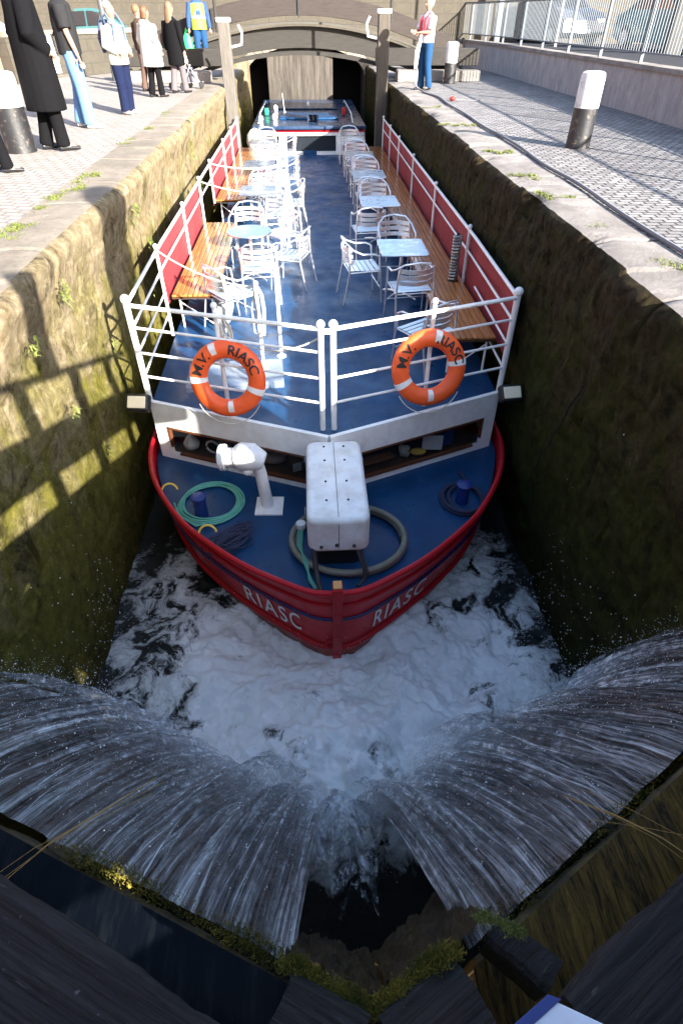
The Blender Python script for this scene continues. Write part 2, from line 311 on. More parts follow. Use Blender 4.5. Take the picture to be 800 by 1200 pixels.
# ------------------------------------------------------------------ setting: water
WL, WR = -2.17, 2.38; ZW = -3.38
def pool():
    x = np.concatenate([np.linspace(WL-.25, WR+.25, 330)]); y1 = np.linspace(.3, 6.6, 430); y2 = np.linspace(6.7, 40, 60); y = np.concatenate([y1, y2])
    Y, X = np.meshgrid(y, x)
    d = 1.20-(np.abs(X-.15)/1.75)**2.4*.70-(np.clip(Y-2.9, 0, 9)/1.55)**1.6*.52
    d += .70*fbm(X*1.15+3, Y*1.15, 0, 3, 5)-np.clip(1.75-Y, 0, 2)*1.0
    d = np.where(d < .5, .5-(.5-d)*.30, d)-np.clip(1.75-Y, 0, 2)*1.0
    d = np.clip(d, -.3, 1.3)
    e = np.clip((8-Y)/3, 0, 1)
    wx = X+.25*fbm(X*1.5, Y*1.5, 2, 3, 9); wy = Y+.25*fbm(X*1.5, Y*1.5, 7, 3, 11)
    rid = 1-np.abs(fbm(wx*2.6, wy*2.6, 0, 5, 3))*2
    Z = ZW+e*(.035*fbm(wx*2, wy*2, 1, 5, 21)+np.clip(d, 0, 1.2)*(.075*rid+.16*fbm(wx*1.6, wy*1.6, 4, 6, 33)+.03*fbm(X*12, Y*12, 0, 3, 8)))
    Z += np.exp(-((X-.15)/1.0)**2-((Y-2.3)/.6)**2)*(.22+.16*fbm(X*3, Y*3, 0, 5, 71))+np.clip(d, 0, 1)*.05*fbm(X*5, Y*5, 0, 5, 72)
    m = MB().grid(X, Y, Z); me = bpy.data.meshes.new('water'); me.from_pydata(m.v, [], m.f); me.update()
    at = me.attributes.new('foam', 'FLOAT', 'POINT'); at.data.foreach_set('value', d.ravel().astype(np.float32))
    me.polygons.foreach_set('use_smooth', [True]*len(me.polygons))
    o = bpy.data.objects.new('water', me); COL.objects.link(o)
    k = NM('churned_water', (.01, .014, .016), .08)
    a = k.n('ShaderNodeAttribute'); a.attribute_name = 'foam'; fa = a.outputs['Fac']
    n0 = k.n('ShaderNodeTexNoise'); n0.inputs['Scale'].default_value = 1.6; n0.inputs['Detail'].default_value = 4; k.L(k.co(), n0.inputs['Vector'])
    vm = k.n('ShaderNodeVectorMath'); vm.operation = 'MULTIPLY_ADD'; k.L(n0.outputs['Color'], vm.inputs[0]); vm.inputs[1].default_value = (.9, .9, .9); k.L(k.co(), vm.inputs[2]); wv = vm.outputs[0]
    r1 = k.noise(2.6, 9, .66, wv, .3); r2 = k.noise(7, 9, .7, wv, .8)
    vein = k.math('SUBTRACT', 1., k.math('MULTIPLY', k.math('ABSOLUTE', k.math('SUBTRACT', r1, .5)), 7.), clamp=True)
    vein2 = k.math('SUBTRACT', 1., k.math('MULTIPLY', k.math('ABSOLUTE', k.math('SUBTRACT', r2, .5)), 6.), clamp=True)
    s1 = k.math('ADD', k.math('MULTIPLY', fa, 1.05), k.math('MULTIPLY_ADD', r1, 2.7, -1.74))
    s2 = k.math('MULTIPLY', k.math('ADD', k.math('MULTIPLY', vein, .36), k.math('MULTIPLY', vein2, .22)), k.math('MULTIPLY_ADD', fa, .9, .35, clamp=True))
    r3 = k.noise(24, 7, .75, wv, .6); s3 = k.math('ADD', k.math('MULTIPLY_ADD', r2, .75, -.37), k.math('MULTIPLY_ADD', r3, .6, -.3))
    tot = k.math('ADD', k.math('ADD', s1, s2), s3)
    fo = k.ramp(tot, [(.12, 0.), (.25, .18), (.42, .58), (.68, 1.)])
    c = k.mix(fo, (.006, .009, .009), (.95, .955, .96)); grn = k.ramp(k.noise(1.1, 3), [(.5, 0.), (.68, .35)]); c = k.mix(grn, c, k.mix(fo, (.012, .02, .016), (.50, .62, .55)))
    k.col(c); k.rough(k.ramp(fo, [(.0, .07), (.5, .55), (1., .85)])); k.bump(k.noise(9, 9, .75, wv), .5, .06); k.bump(k.noise(38, 7, .78, wv), .7, .014)
    me.materials.append(k.m); tag(o, kind='structure')
pool()
# falling water: two sheets spilling over the mitred gate
def sheet_mat(name, seed, thin=False):
    k = NM(name, (.1, .1, .12), .14)
    v = k.co((1, 1, 1), uv=True)
    def st(sx, sy, sc, det=6, dist=0.):
        mp = k.n('ShaderNodeMapping'); mp.inputs['Scale'].default_value = (sx, sy, 1); mp.inputs['Location'].default_value = (seed, seed*.37, 0); k.L(v, mp.inputs[0]); return k.noise(sc, det, .65, mp.outputs[0], dist)
    a = st(6, .5, 2.2, 7, .5); b = st(22, .9, 2.3, 6, .5); c = st(75, 2.6, 2., 5, .4); blot = st(3.2, 1.5, 1.6, 7, .6); chop = st(12, 14, 2.2, 7, .7)
    t = k.sep(1, v)
    m = k.math('ADD', k.math('MULTIPLY', a, .45), k.math('MULTIPLY', b, .55)); m = k.math('ADD', m, k.math('MULTIPLY_ADD', c, .30, -.15)); m = k.math('ADD', m, k.math('MULTIPLY', k.math('SUBTRACT', chop, .5), k.math('MULTIPLY_ADD', t, .95, .1)))
    wh = k.ramp(m, [(.44, 0.), (.53, .13), (.61, .55), (.71, 1.)])
    foot = k.math('POWER', k.math('MAXIMUM', k.math('MULTIPLY_ADD', t, 1.7, -.62), 0.), 1.3)
    wh = k.math('ADD', wh, k.math('MULTIPLY', foot, k.math('MULTIPLY_ADD', blot, 1.3, .15)), clamp=True)
    base = k.mix(k.ramp(blot, [(.38, 0.), (.62, 1.)]), (.005, .006, .008), (.050, .034, .030)); k.b.inputs['Specular IOR Level'].default_value = .35
    k.col(k.mix(k.math('MULTIPLY', wh, .95), base, (.78, .83, .90)))
    k.rough(k.ramp(wh, [(0., .08), (1., .38)])); k.bump(a, .7, .05); k.bump(b, .8, .014); k.bump(chop, .8, .03); k.bump(c, .5, .004)
    if thin: al = k.ramp(k.math('ADD', m, k.math('MULTIPLY_ADD', t, .08, k.math('MULTIPLY_ADD', blot, .5, -.25))), [(.46, 0.), (.56, .40), (.68, .9)])
    else: al = k.ramp(k.math('ADD', m, k.math('MULTIPLY', t, .2)), [(.34, .5), (.50, .97)])
    endf = k.ramp(k.math('ADD', t, k.math('MULTIPLY_ADD', blot, .6, -.3)), [(.76, 1.), (.98, 0.)]); al = k.math('MULTIPLY', al, endf)
    k.L(al, k.b.inputs['Alpha']); return k.m
ZL = -.60; G = 9.81
def lipy(side, x): return (.385+.47*(-.12-x)) if side < 0 else (.40+.585*(x-.40))
def sheet_pts(side, Sg, T, off=0., amp=1., sd=0):
    if side < 0: x0 = -.12-2.05*Sg; xl = np.interp(-x0, [.12, .65, 1.15, 2.17], [-.02, .36, .95, 2.12])*-1; yl = 1.90+.50*np.abs(xl)
    else: x0 = .40+1.98*Sg; xl = np.interp(x0, [.4, .9, 1.4, 2.38], [.16, .60, 1.15, 2.32]); yl = 1.93+.41*(xl-.15)
    y0 = lipy(side, x0)+.012*fbm(x0*9, 0, 0, 4, 2)
    th = 1+.17*fbm(x0*2.6+7*side+sd, 0, 0, 4, 13)+.06*fbm(x0*13+sd, 0, 0, 3, 5)
    T2 = T*(1+.05*fbm(x0*8, sd, 0, 3, 3))
    X = x0+(xl-x0)*T2; Y = y0+(yl-y0)*T2*th+.10*np.sin(math.pi*np.clip(T2, 0, 1))
    u = T2; dr = (ZL-ZW+.04); Z = ZL+off*.0-dr*(.70*u+.30*u*u)+.03*np.clip(u*12, 0, 1)*(1-u)
    wv = amp*(.13*T*fbm(x0*5+3+sd, T*1.5, side, 4, 41)+.06*T*fbm(x0*16+sd, T*2.5, side, 4, 77)+.020*fbm(x0*22, T*16, sd, 3, 9)*T)+off*np.clip(T*6, 0, 1)
    Y = Y+wv*.75; Z = Z+wv*.66
    return np.clip(X, WL-.02, WR+.02), Y, Z, x0
def sheet(side, name, label):
    Sg, T = np.meshgrid(np.linspace(0, 1, 560), np.linspace(0, 1.04, 150), indexing='ij')
    X, Y, Z, x0 = sheet_pts(side, Sg, T)
    t = empty(name, (float(X.mean()), float(Y.mean()), ZW)); tag(t, label, 'waterfall'); inv = Matrix.Translation(-t.location)
    for nm, off, amp, sd, thin in (('water_film', -.03, .75, 0, False), ('water_strands', .02, 1.15, 3.3, True)):
        X, Y, Z, x0 = sheet_pts(side, Sg, T, off, amp, sd)
        m = MB().grid(X, Y, Z); m.uv = np.stack([x0.ravel()+sd*.01, T.ravel()], -1)
        o = m.build(nm, sheet_mat('%s_%s' % (nm, 'port' if side < 0 else 'starboard'), 3.1*side+5+sd, thin), None, angle=180); o.parent = t; o.matrix_parent_inverse = inv
sheet(-1, 'water_sheet', 'sheet of water falling from the left gate leaf, between left wall and centre gap')
sheet(1, 'water_sheet', 'sheet of water falling from the right gate leaf, beside the brown mossy apron')
# water held above the gate
def upstream(side, name):
    k = NM('upstream_water_%d' % side, (.004, .006, .009), .05, 0, .07)
    if side > 0:
        g = k.noise(2.8, 11, .8, k.co((14, 2.2, 1), (0, 0, R(35))), 1.); k.col(k.mix(k.ramp(g, [(.4, 0.), (.68, 1.)]), (.010, .007, .003), (.13, .078, .016))); k.rough(k.ramp(g, [(.3, .08), (.7, .3)])); k.bump(g, .35, .02)
    else:
        g = k.noise(2.4, 7, .7, k.co((9, 1.2, 1), (0, 0, R(-25)))); k.col(k.mix(k.ramp(g, [(.5, 0.), (.8, 1.)]), (.002, .003, .005), (.012, .014, .016))); k.bump(g, .2, .02)
    xs = np.linspace(-.12, WL-.3, 60) if side < 0 else np.linspace(.40, WR+.3, 60)
    u = np.linspace(0, 1, 24); X, U = np.meshgrid(xs, u, indexing='ij')
    yl = (.385+.47*(-.12-X)) if side < 0 else (.40+.585*(X-.40))
    Y = yl-.05-U*(1.6+yl*.3); Z = ZL+.045-.02*(1-U)+.006*fbm(X*5, Y*5, 0, 3, 2)
    m = MB().grid(X, Y, Z)
    if side < 0: m.f = [f[::-1] for f in m.f]
    tag(m.build(name, k.m, None, angle=180), kind='structure')
upstream(-1, 'upstream_water'); upstream(1, 'upstream_water')

# ------------------------------------------------------------------ lock walls and quays
def lock_wall(side, name, label, face_mat):
    X0 = WL if side < 0 else WR
    y = np.concatenate([np.linspace(-3, 14, 720), np.linspace(14.05, 28, 200)])
    # profile: (outward offset from face, z)
    prof = [(.66, .0), (.5, .0), (.36, .0), (.24, .0), (.14, -.003), (.08, -.012), (.04, -.03), (.012, -.06), (0, -.10)]+[(0, -.10-.045*i) for i in range(1, 100)]
    P = np.array(prof); D, Z = P[:, 0], P[:, 1]
    Yg, Dg = np.meshgrid(y, D, indexing='ij'); _, Zg = np.meshgrid(y, Z, indexing='ij')
    face = np.clip((.2-Dg)/.2, 0, 1)
    jag = .055*fbm(Yg*1.4, Zg*1.2, side, 5, 51)+.035*fbm(Yg*6, Zg*6, side, 4, 61)+.012*fbm(Yg*19, Zg*19, side, 2, 63)
    # courses of stone: each block stands a little in or out
    row = np.floor(-Zg/.34); blk = np.floor((Yg+row*.41)/.78)
    off = (_h(blk.astype(np.int64), row.astype(np.int64), 3, 5)-.5)*.028
    jz = np.abs((-Zg/.34) % 1-.5)*2; jy = np.abs(((Yg+row*.41)/.78) % 1-.5)*2
    joint = np.maximum(np.clip((jz-.90)/.1, 0, 1), np.clip((jy-.965)/.035, 0, 1))*.022
    amp = np.where(Zg > -.02, .35, 1.)
    dx = face*(jag*(1.2 if side > 0 else .55)+off-joint*(Zg < -.05))*amp
    if side > 0:
        bite = np.clip(fbm(Yg*2.3, 0*Yg, 4, 5, 91)-.12, 0, 1)*.28*np.exp(Zg*5); dx = dx-face*bite
        Zg = Zg+np.where(Zg > -.2, -np.clip(.25-Dg, 0, 1)*np.clip(fbm(Yg*2.3, 0*Yg, 4, 5, 91)-.05, 0, 1)*.5, 0)
    Zg = Zg+np.where(Dg > .05, .008*fbm(Yg*2, Dg*4, 3, 4, 12), 0)
    if side < 0:   # battered face: the wall leans back under the coping and comes forward again at the foot
        Dg = Dg+np.interp(-Zg, [0, .12, .6, 1.6, 3.4, 5], [0, 0, .14, .18, .03, .0])
    jy2 = np.abs((Yg/1.32+.12*np.sin(Yg*1.7)) % 1-.5)*2; gv = np.clip((jy2-.965)/.035, 0, 1); Zg = Zg-gv*.03*(Zg > -.15); dx = dx-gv*.05*(Zg > -.35)*(Dg < .3)
    blk2 = np.floor(Yg/1.32+.12*np.sin(Yg*1.7)+.5).astype(np.int64); Zg = Zg+(_h(blk2, blk2*0, 2, 8)-.5)*.03*(Zg > -.2)*np.clip((.6-Dg)*4, 0, 1)
    Xg = X0+(-Dg+dx if side < 0 else Dg-dx)
    m = MB(); top = 5
    m.grid(Xg[:, top:], Yg[:, top:], Zg[:, top:])
    if side > 0: m.f = [f[::-1] for f in m.f]
    root = empty(name, (X0, 12, -3.4)); tag(root, label, 'lock wall')
    f = m.build('masonry_face', face_mat, None, angle=180)
    c = MB(); c.grid(Xg[:, :top+1], Yg[:, :top+1], Zg[:, :top+1]+.0)
    if side > 0: c.f = [q[::-1] for q in c.f]
    g = c.build('coping', COP_L if side < 0 else COP_R, None, angle=180)
    for o in (f, g): o.parent = root; o.matrix_parent_inverse = Matrix.Translation((-X0, -12, 3.4))
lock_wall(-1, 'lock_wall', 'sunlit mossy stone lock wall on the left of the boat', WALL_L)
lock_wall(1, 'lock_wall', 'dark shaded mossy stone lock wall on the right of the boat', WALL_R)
def sheet_xy(name, x0, x1, y0, y1, z, mat, nx=40, ny=80, amp=.01):
    X, Y = np.meshgrid(np.linspace(x0, x1, nx), np.linspace(y0, y1, ny), indexing='ij')
    o = MB().grid(X, Y, z+amp*fbm(X*.9, Y*.9, 0, 4, 3)).build(name, mat, None, angle=180)
    tag(o, kind='structure'); return o
sheet_xy('left_quay', -2.80, -9, -6, 28, -.004, SETT_L)
sheet_xy('right_quay', 3.02, 6.75, -6, 28, -.006, SETT_R)
sheet_xy('ground', -2.9, -300, 27.9, 500, .0, GRAVEL, 30, 30); sheet_xy('ground', -8.9, -300, -200, 28, -.0, GRAVEL, 30, 30)
sheet_xy('road', 6.6, 300, -200, 500, .62, ROADM, 40, 60, 0)
sheet_xy('ground', -3, 6.7, 29.9, 500, .3, GRAVEL, 10, 40)
sheet_xy('upper_ground', 3.0, 300, -200, -5.9, -.01, GRAVEL, 10, 40)
sheet_xy('pavement', 6.62, 9.2, -20, 60, .70, paint('flags', (.045, .045, .05), .95, .4, 5, spec=.05), 6, 80, 0)
# grooved joint between coping and setts on the right quay
tag(MB().box((3.0, 11, -.02), (.05, 34, .02)).build('gutter', paint('gutter_dark', (.05, .05, .05), .8), None), kind='structure')

# ------------------------------------------------------------------ the boat
BC = .13
boat = empty('river_boat', (BC, 12, ZW)); tag(boat, 'long blue and red passenger barge with white railings filling the lock', 'boat')
binv = Matrix.Translation((-BC, -12, -ZW))
def bp(mb, name, mat, parent=None, **k):
    o = mb.build(name, mat, None, **k); p = parent or boat; o.parent = p
    if p is boat: o.matrix_parent_inverse = binv
    return o
GW = [(3.15, .0, -2.18), (3.19, .22, -2.19), (3.33, .48, -2.20), (3.55, .80, -2.22), (3.86, 1.13, -2.26), (4.28, 1.50, -2.30), (4.88, 1.85, -2.35), (5.40, 2.04, -2.39), (5.9, 2.12, -2.42), (7.0, 2.12, -2.44), (10, 2.10, -2.45), (20, 2.08, -2.45), (26, 2.0, -2.4), (28.6, 1.5, -2.35), (29.3, .7, -2.3), (29.5, 0., -2.3)]
WLN = [(3.36, .0), (3.42, .16), (3.62, .42), (3.90, .74), (4.22, 1.08), (4.62, 1.43), (5.15, 1.74), (5.65, 1.95), (6.1, 2.05), (7.1, 2.08), (10, 2.07), (20, 2.05), (25.5, 1.95), (28, 1.3), (28.8, .6), (29, 0.)]
def crs(a, t):   # catmull-rom through a control list
    a = np.asarray(a, float); n = len(a)-1; i = int(min(max(math.floor(t), 0), n-1)); u = t-i
    p0, p1, p2, p3 = a[max(i-1, 0)], a[i], a[i+1], a[min(i+2, n)]
    return .5*((2*p1)+(-p0+p2)*u+(2*p0-5*p1+4*p2-p3)*u*u+(-p0+3*p1-3*p2+p3)*u**3)
def hull(side, t, v):  # v 0 gunwale .. 1 waterline
    y, h, z = crs(GW, t); yw, hw = crs(WLN, t); zb = -3.62
    f = v**.9
    return Vector((BC+side*max(0, h+(hw-h)*f), y+(yw-y)*f, z+(zb-z)*v))
m = MB(); ts = np.concatenate([np.linspace(0, 9, 90), np.linspace(9.2, 15, 40)])
for sd in (-1, 1):
    A = np.array([[hull(sd, t, v) for v in np.linspace(0, 1, 14)] for t in ts]); m.grid(A[..., 0], A[..., 1], A[..., 2])
hl = bp(m, 'hull', REDM, angle=60)
for nm, v, r, mt in (('rubbing_strake', .30, .016, NAVY), ('rubbing_strake', .66, .030, RED), ('rubbing_strake', .13, .012, RED)):
    for sd in (-1, 1): bp(MB().tube([hull(sd, t, v)+Vector((sd*.012, -.006, 0)) for t in ts if t < 13.5], r, 8), nm, mt, hl)
for sd in (-1, 1): bp(MB().tube([hull(sd, t, 0)+Vector((0, 0, .0)) for t in ts], .028, 8, ry=None), 'gunwale', RED, hl)
sp = [(BC, 3.13, -2.06), (BC, 3.16, -2.4), (BC, 3.22, -2.8), (BC, 3.31, -3.2), (BC, 3.42, -3.62)]
mb = MB()
for a, b in zip(sp[:-1], sp[1:]): mb.bar(a, b, .085, .10, up=(0, 1, 0))
st_ = bp(mb, 'stem_post', RED, bevel=.008)
bp(MB().box((BC, 3.14, -2.055), (.07, .085, .012)), 'stem_cap', paint('brass_cap', (.5, .22, .05), .4), st_)
bp(MB().tube([(BC-.06+.045*math.cos(a), 3.25, -3.02+.06*math.sin(a)) for a in np.linspace(0, 2*math.pi, 14)[:-1]], .012, 6, True), 'mooring_ring', RED, st_)
# name on both bows
for sd in (-1, 1):
    vs, fs = text_mesh('RIASC', .32, 0, .008, 1.22)
    out = []
    for x, y, z in vs:
        # arc position along hull from stem; t runs with arc length approx
        s_ = .74-(x*.95)*(-sd)*-1 if sd < 0 else .74+x*.92
        if sd < 0: s_ = .72-x*.92
        tt = max(.4, 1.05+s_*2.15*.93); v = .47-y*.95
        p = hull(sd, tt, v); q = hull(sd, tt+.1, v); r_ = hull(sd, tt, v+.05); n = (q-p).cross(r_-p).normalized()
        if n.x*sd < 0: n = -n
        out.append(p+n*.012)
    bp(MB().add(out, fs), 'name_lettering', paint('silver_lettering', (.82, .80, .76), .35), hl, smooth=False)
# foredeck
def inb(sd, t):
    z = crs(GW, t)[2]; p = hull(sd, t, (-2.56-z)/(-3.62-z)); return p.x-sd*.02, p.y+.02
fd = [inb(-1, t) for t in np.linspace(8.2, .15, 60)]+[inb(1, t) for t in np.linspace(.15, 8.2, 60)]
bp(MB().prism(fd, -2.62, -2.58), 'foredeck', BLUE, smooth=False)
DZ = -1.86; CF = 5.02; CS = 5.86; HX = 2.0
poly = [(BC-HX, CS), (BC, CF), (BC+HX, CS), (BC+HX+.04, 8), (BC+HX, 21.1), (BC-HX, 21.1), (BC-HX-.04, 8)]
bp(MB().prism(poly, DZ-.03, DZ), 'upper_deck', BLUE, smooth=False)
# cabin front: V of two panels, each with a long window
for sd in (-1, 1):
    A = Vector((BC, CF, 0)); B = Vector((BC+sd*HX, CS, 0)); d = (B-A); L = d.length; d.normalize(); n = Vector((d.y, -d.x, 0)) * (1 if sd > 0 else -1)
    if n.y > 0: n = -n
    P = lambda s, z, o=0.: A+d*s+n*o+Vector((0, 0, z))
    def slab(mb, s0, s1, z0, z1, o0, o1):
        v = [P(s, z, o) for o in (o0, o1) for s, z in ((s0, z0), (s1, z0), (s1, z1), (s0, z1))]
        f = [(0, 1, 2, 3), (7, 6, 5, 4), (0, 4, 5, 1), (1, 5, 6, 2), (2, 6, 7, 3), (3, 7, 4, 0)]
        mb.add(v, f)
    mb = MB(); zt, zb = DZ+.035, -2.585; w0, w1 = .16, L-.17; wz0, wz1 = -2.50, -2.125
    slab(mb, 0, L, wz1, zt, 0, .05); slab(mb, 0, L, zb, wz0, 0, .05); slab(mb, 0, w0, wz0, wz1, 0, .05); slab(mb, w1, L, wz0, wz1, 0, .05)
    # rounded outer lower corner
    mb.add([P(w1, wz0, .05), P(w1, wz0+.12, .05), P(w1-.035, wz0+.035, .05), P(w1-.12, wz0, .05)], [(0, 1, 2, 3)])
    cf = bp(mb, 'cabin_front', WHITE, smooth=False)
    fr = MB()
    for a in ((w0, w1, wz1-.022, wz1), (w0, w1-.1, wz0, wz0+.022), (w0, w0+.022, wz0, wz1), (w1-.022, w1, wz0+.1, wz1)): slab(fr, *a, .01, .062)
    wf = bp(fr, 'window_frame', BROWNF, cf, smooth=False)
    gl = MB(); slab(gl, w0, w1, wz0, wz1, .012, .016); bp(gl, 'window_pane', GLASS, wf, smooth=False)
    bx = MB(); slab(bx, w0-.1, w1+.05, -2.55, -2.535, -.9, -.01); slab(bx, w0-.1, w1+.05, -2.535, -1.9, -.93, -.9); bp(bx, 'cabin_shelf', INTER, cf, smooth=False)
    it = MB()
    if sd < 0:
        it.lathe([(.09, 0), (.10, .05), (.02, .17)], P(1.85, -2.42, -.14), 14); it.tube([P(1.52+.09*math.cos(a), -2.33+.08*math.sin(a), -.09) for a in np.linspace(0, 6.0, 14)], .013, 6)
        bp(it, 'stored_lamp', WHITE, cf); bp(MB().box(P(.42, -2.33, -.06), (.10, .03, .1), .4), 'stored_radio', paint('grey_set', (.35, .37, .4), .4), cf, bevel=.01)
        it2 = MB().ball(P(1.42, -2.36, -.2), .09, 8); it2.ball(P(.78, -2.37, -.2), .10, 8, (1.6, 1, .8)); it2.box(P(1.0, -2.34, -.2), (.3, .15, .16), .3); bp(it2, 'stored_gear', paint('gear', (.3, .26, .23), .7), cf)
    else:
        bp(MB().box(P(1.38, -2.30, -.06), (.24, .02, .2), -.1), 'stored_papers', PAPER, cf, bevel=.004)
        it2 = MB()
        for q in range(9): it2.ball(P(1.0+.12*random.random(), -2.40+.1*random.random(), -.1-.08*random.random()), .045, 5, (1, .7, 1))
        bp(it2, 'stored_bag', paint('bag_pale', (.5, .5, .46), .8), cf)
        bp(MB().ball(P(1.2, -2.39, -.08), .07, 6, (1.4, .8, .6)), 'stored_cloth', YELLOW, cf)
        bp(MB().box(P(1.62, -2.3, -.12), (.14, .12, .22), .3), 'stored_crate', paint('blue_bag', (.03, .05, .2), .7), cf, bevel=.01)
        bp(MB().box(P(.5, -2.33, -.1), (.7, .12, .03), .38), 'stored_plank', paint('plank', (.18, .08, .03), .5), cf, bevel=.004)
    # side of the cabin
    sb = MB().prism([(BC+sd*(HX-.0), CS+.03), (BC+sd*(HX+.04), 8), (BC+sd*HX, 21), (BC+sd*(HX-.05), 21), (BC+sd*(HX-.02), 8), (BC+sd*(HX-.06), CS+.05)][::sd], -2.5, DZ-.031)
    bp(sb, 'cabin_side', WHITE, smooth=False)
# railings
RT = -.745; PR = .022
def post(x, y, z0=DZ, z1=RT, r=.024, parent=None, nm='railing_post'):
    mb = MB().tube([(x, y, z0), (x, y, z1+.02)], r, 10); mb.ball((x, y, z1+.028), r*1.45, 8); return bp(mb, nm, WHITE, parent)
rail = bp(MB().tube([(BC-HX-.02, CS+.02, RT), (BC-.06, CF+.17, RT)], PR, 10).tube([(BC+.06, CF+.17, RT), (BC+HX+.02, CS+.02, RT)], PR, 10), 'front_railing', WHITE)
fb = MB()
for z in (-.98, -1.26, -1.54):
    for sd in (-1, 1): fb.tube([(BC+sd*.06, CF+.17, z), (BC+sd*(HX+.02), CS+.02, z)], .0145, 8)
bp(fb, 'railing_bars', WHITE, rail)
for sd in (-1, 1):
    post(BC+sd*(HX+.03), CS+.03, DZ-.05, RT+.03, .034, rail); post(BC+sd*.06, CF+.17, DZ, RT+.02, .03, rail)
    post(BC+sd*1.10, CF+.17+.435*1.0, DZ, RT+.05, .024, rail)
gx = MB().box((BC, CF+.165, RT-.02), (.16, .035, .05)); bp(gx, 'gate_latch', WHITE, rail, bevel=.006)
lp = [7.68, 9.8, 11.62, 13.2, 15.7, 17.6, 19.4]; rp = [8.35, 11.0, 13.6, 15.9, 17.7, 19.4]
LX, RX = BC-HX-.07, BC+HX+.07
for sd, ps, X in ((-1, lp, LX), (1, rp, RX)):
    tb = MB().tube([(BC+sd*(HX+.03), CS+.03, RT), (X, 8, RT), (X, 19.4, RT)], PR, 10)
    sr = bp(tb, 'side_railing', WHITE)
    y0 = CS+.03; b2 = MB()
    for z in (-1.0, ): b2.tube([(BC+sd*(HX+.03), y0, z), (X, 8, z), (X, 19.4, z)], .015, 8)
    for z in (-1.28, -1.56): b2.tube([(BC+sd*(HX+.03), y0, z), (X, 7.7, z)], .013, 8)
    bp(b2, 'railing_bars', WHITE, sr)
    for y in ps: post(X, y, -1.45 if y > 7.7 or sd > 0 else DZ, RT+.02, .022, sr)
    # canvas panels on the outside of the rail
    segs = [(7.75, 11.55), (13.25, 19.35)] if sd < 0 else [(6.15, 19.35)]
    for a, b in segs:
        yy = np.linspace(a, b, int((b-a)*14)); zz = np.linspace(RT-.04, -1.52, 9); Yg, Zg = np.meshgrid(yy, zz, indexing='ij')
        Xg = X+sd*(.035+.010*np.sin(Yg*3.3+Zg*2)+.008*fbm(Yg*3, Zg*3, sd, 3, 5))
        bp(MB().grid(Xg, Yg, Zg), 'canvas_panel', PANEL, sr, angle=180)
    # slatted bench
    for a, b in ([(7.9, 11.5), (13.2, 19.3)] if sd < 0 else [(6.35, 19.3)]):
        be = bp(MB().box((X-sd*.31, (a+b)/2, -1.435), (.56, b-a, .02)), 'bench', BENCHD)
        mb = MB()
        for k in range(8): mb.box((X-sd*(.065+.071*k), (a+b)/2, -1.405), (.062, b-a, .028))
        bp(mb, 'bench_slats', BENCH, be, bevel=.005)
        mb = MB(); mb.box((X-sd*.605, (a+b)/2, -1.425), (.035, b-a, .07)); bp(mb, 'bench_edge', BENCH, be, bevel=.006)
        nn = max(2, int((b-a)/1.6))
        for k in range(nn+1):
            y = a+.06+(b-a-.12)*k/nn; mb = MB()
            for q in (.12, .56): mb.tube([(X-sd*q, y, -1.45), (X-sd*q, y, DZ)], .014, 7)
            mb.tube([(X-sd*.12, y, -1.46), (X-sd*.56, y, -1.46)], .012, 7); mb.tube([(X-sd*.12, y, -1.5), (X-sd*.56, y, DZ+.02)], .008, 6); bp(mb, 'leg', WHITE, be)
# inboard stanchions on the left with ropes across
for (x, y) in ((-.63, 6.6), (-.42, 6.95), (-.40, 11.6), (-.44, 13.9)):
    mb = MB().tube([(x, y, DZ), (x, y, -.82)], .021, 8); mb.ball((x, y, -.80), .03, 8); mb.lathe([(.06, 0), (.06, .012), (.025, .02)], (x, y, DZ), 14); bp(mb, 'stanchion', WHITE)
def sag(p, q, s, n=12): return [Vector(p).lerp(Vector(q), i/n)-Vector((0, 0, s*4*(i/n)*(1-i/n))) for i in range(n+1)]
def thing_mesh(mb, name, mat, label, cat, group=None, **k):
    o = mb.build(name, mat, None, **k); return tag(o, label, cat, group)
gr = 'ropes tied across the left seating'
thing_mesh(MB().tube(sag((LX, 7.68, -.74), (-.63, 6.6, -.84), .10), .011, 6), 'rope', ROPE, 'white rope sagging from the left rail to the nearest inner post', 'rope', gr)
thing_mesh(MB().tube(sag((LX, 11.62, -.74), (-.40, 11.6, -.90), .10), .011, 6), 'rope', ROPE, 'white rope strung over the left chairs behind the round table', 'rope', gr)
thing_mesh(MB().tube(sag((LX, 13.2, -.74), (-.44, 13.9, -.86), .10), .011, 6), 'rope', ROPE, 'farthest white rope strung across the left seating', 'rope', gr)
def hank(x, y, z0, z1, n=6):
    mb = MB()
    for k in range(n):
        a = random.uniform(-.05, .05); b = random.uniform(-.04, .04); zz = z1+random.uniform(-.08, .05)
        mb.tube([(x+a*.3, y, z0), (x+.035+a, y+b, z0-.12), (x+.05+a, y+b, (z0+zz)/2), (x+.02+a, y-b, zz), (x-.02+a, y-b, zz+.02), (x-.03+a, y-b, (z0+zz)/2), (x-.02, y, z0-.06)], .010, 6)
    return mb
thing_mesh(hank(-.63, 6.57, -.80, -1.35), 'rope_hank', ROPE, 'hank of pale rope hanging on the nearest inner post', 'rope')
thing_mesh(hank(-.40, 11.56, -.85, -1.6), 'rope_hank', ROPE, 'hank of pale rope hanging beside the blue deck, behind the round table', 'rope')
thing_mesh(hank(-.92, 5.68, -.80, -1.2, 5), 'rope_hank', ROPE, 'tangle of pale rope on the front railing above the left lifebuoy', 'rope')
thing_mesh(MB().tube(sag((-.92, 5.6, -.95), (BC-.06, 5.25, -.85), .16), .009, 6), 'rope', ROPE, 'thin pale rope looped from above the left lifebuoy to the middle posts', 'rope')
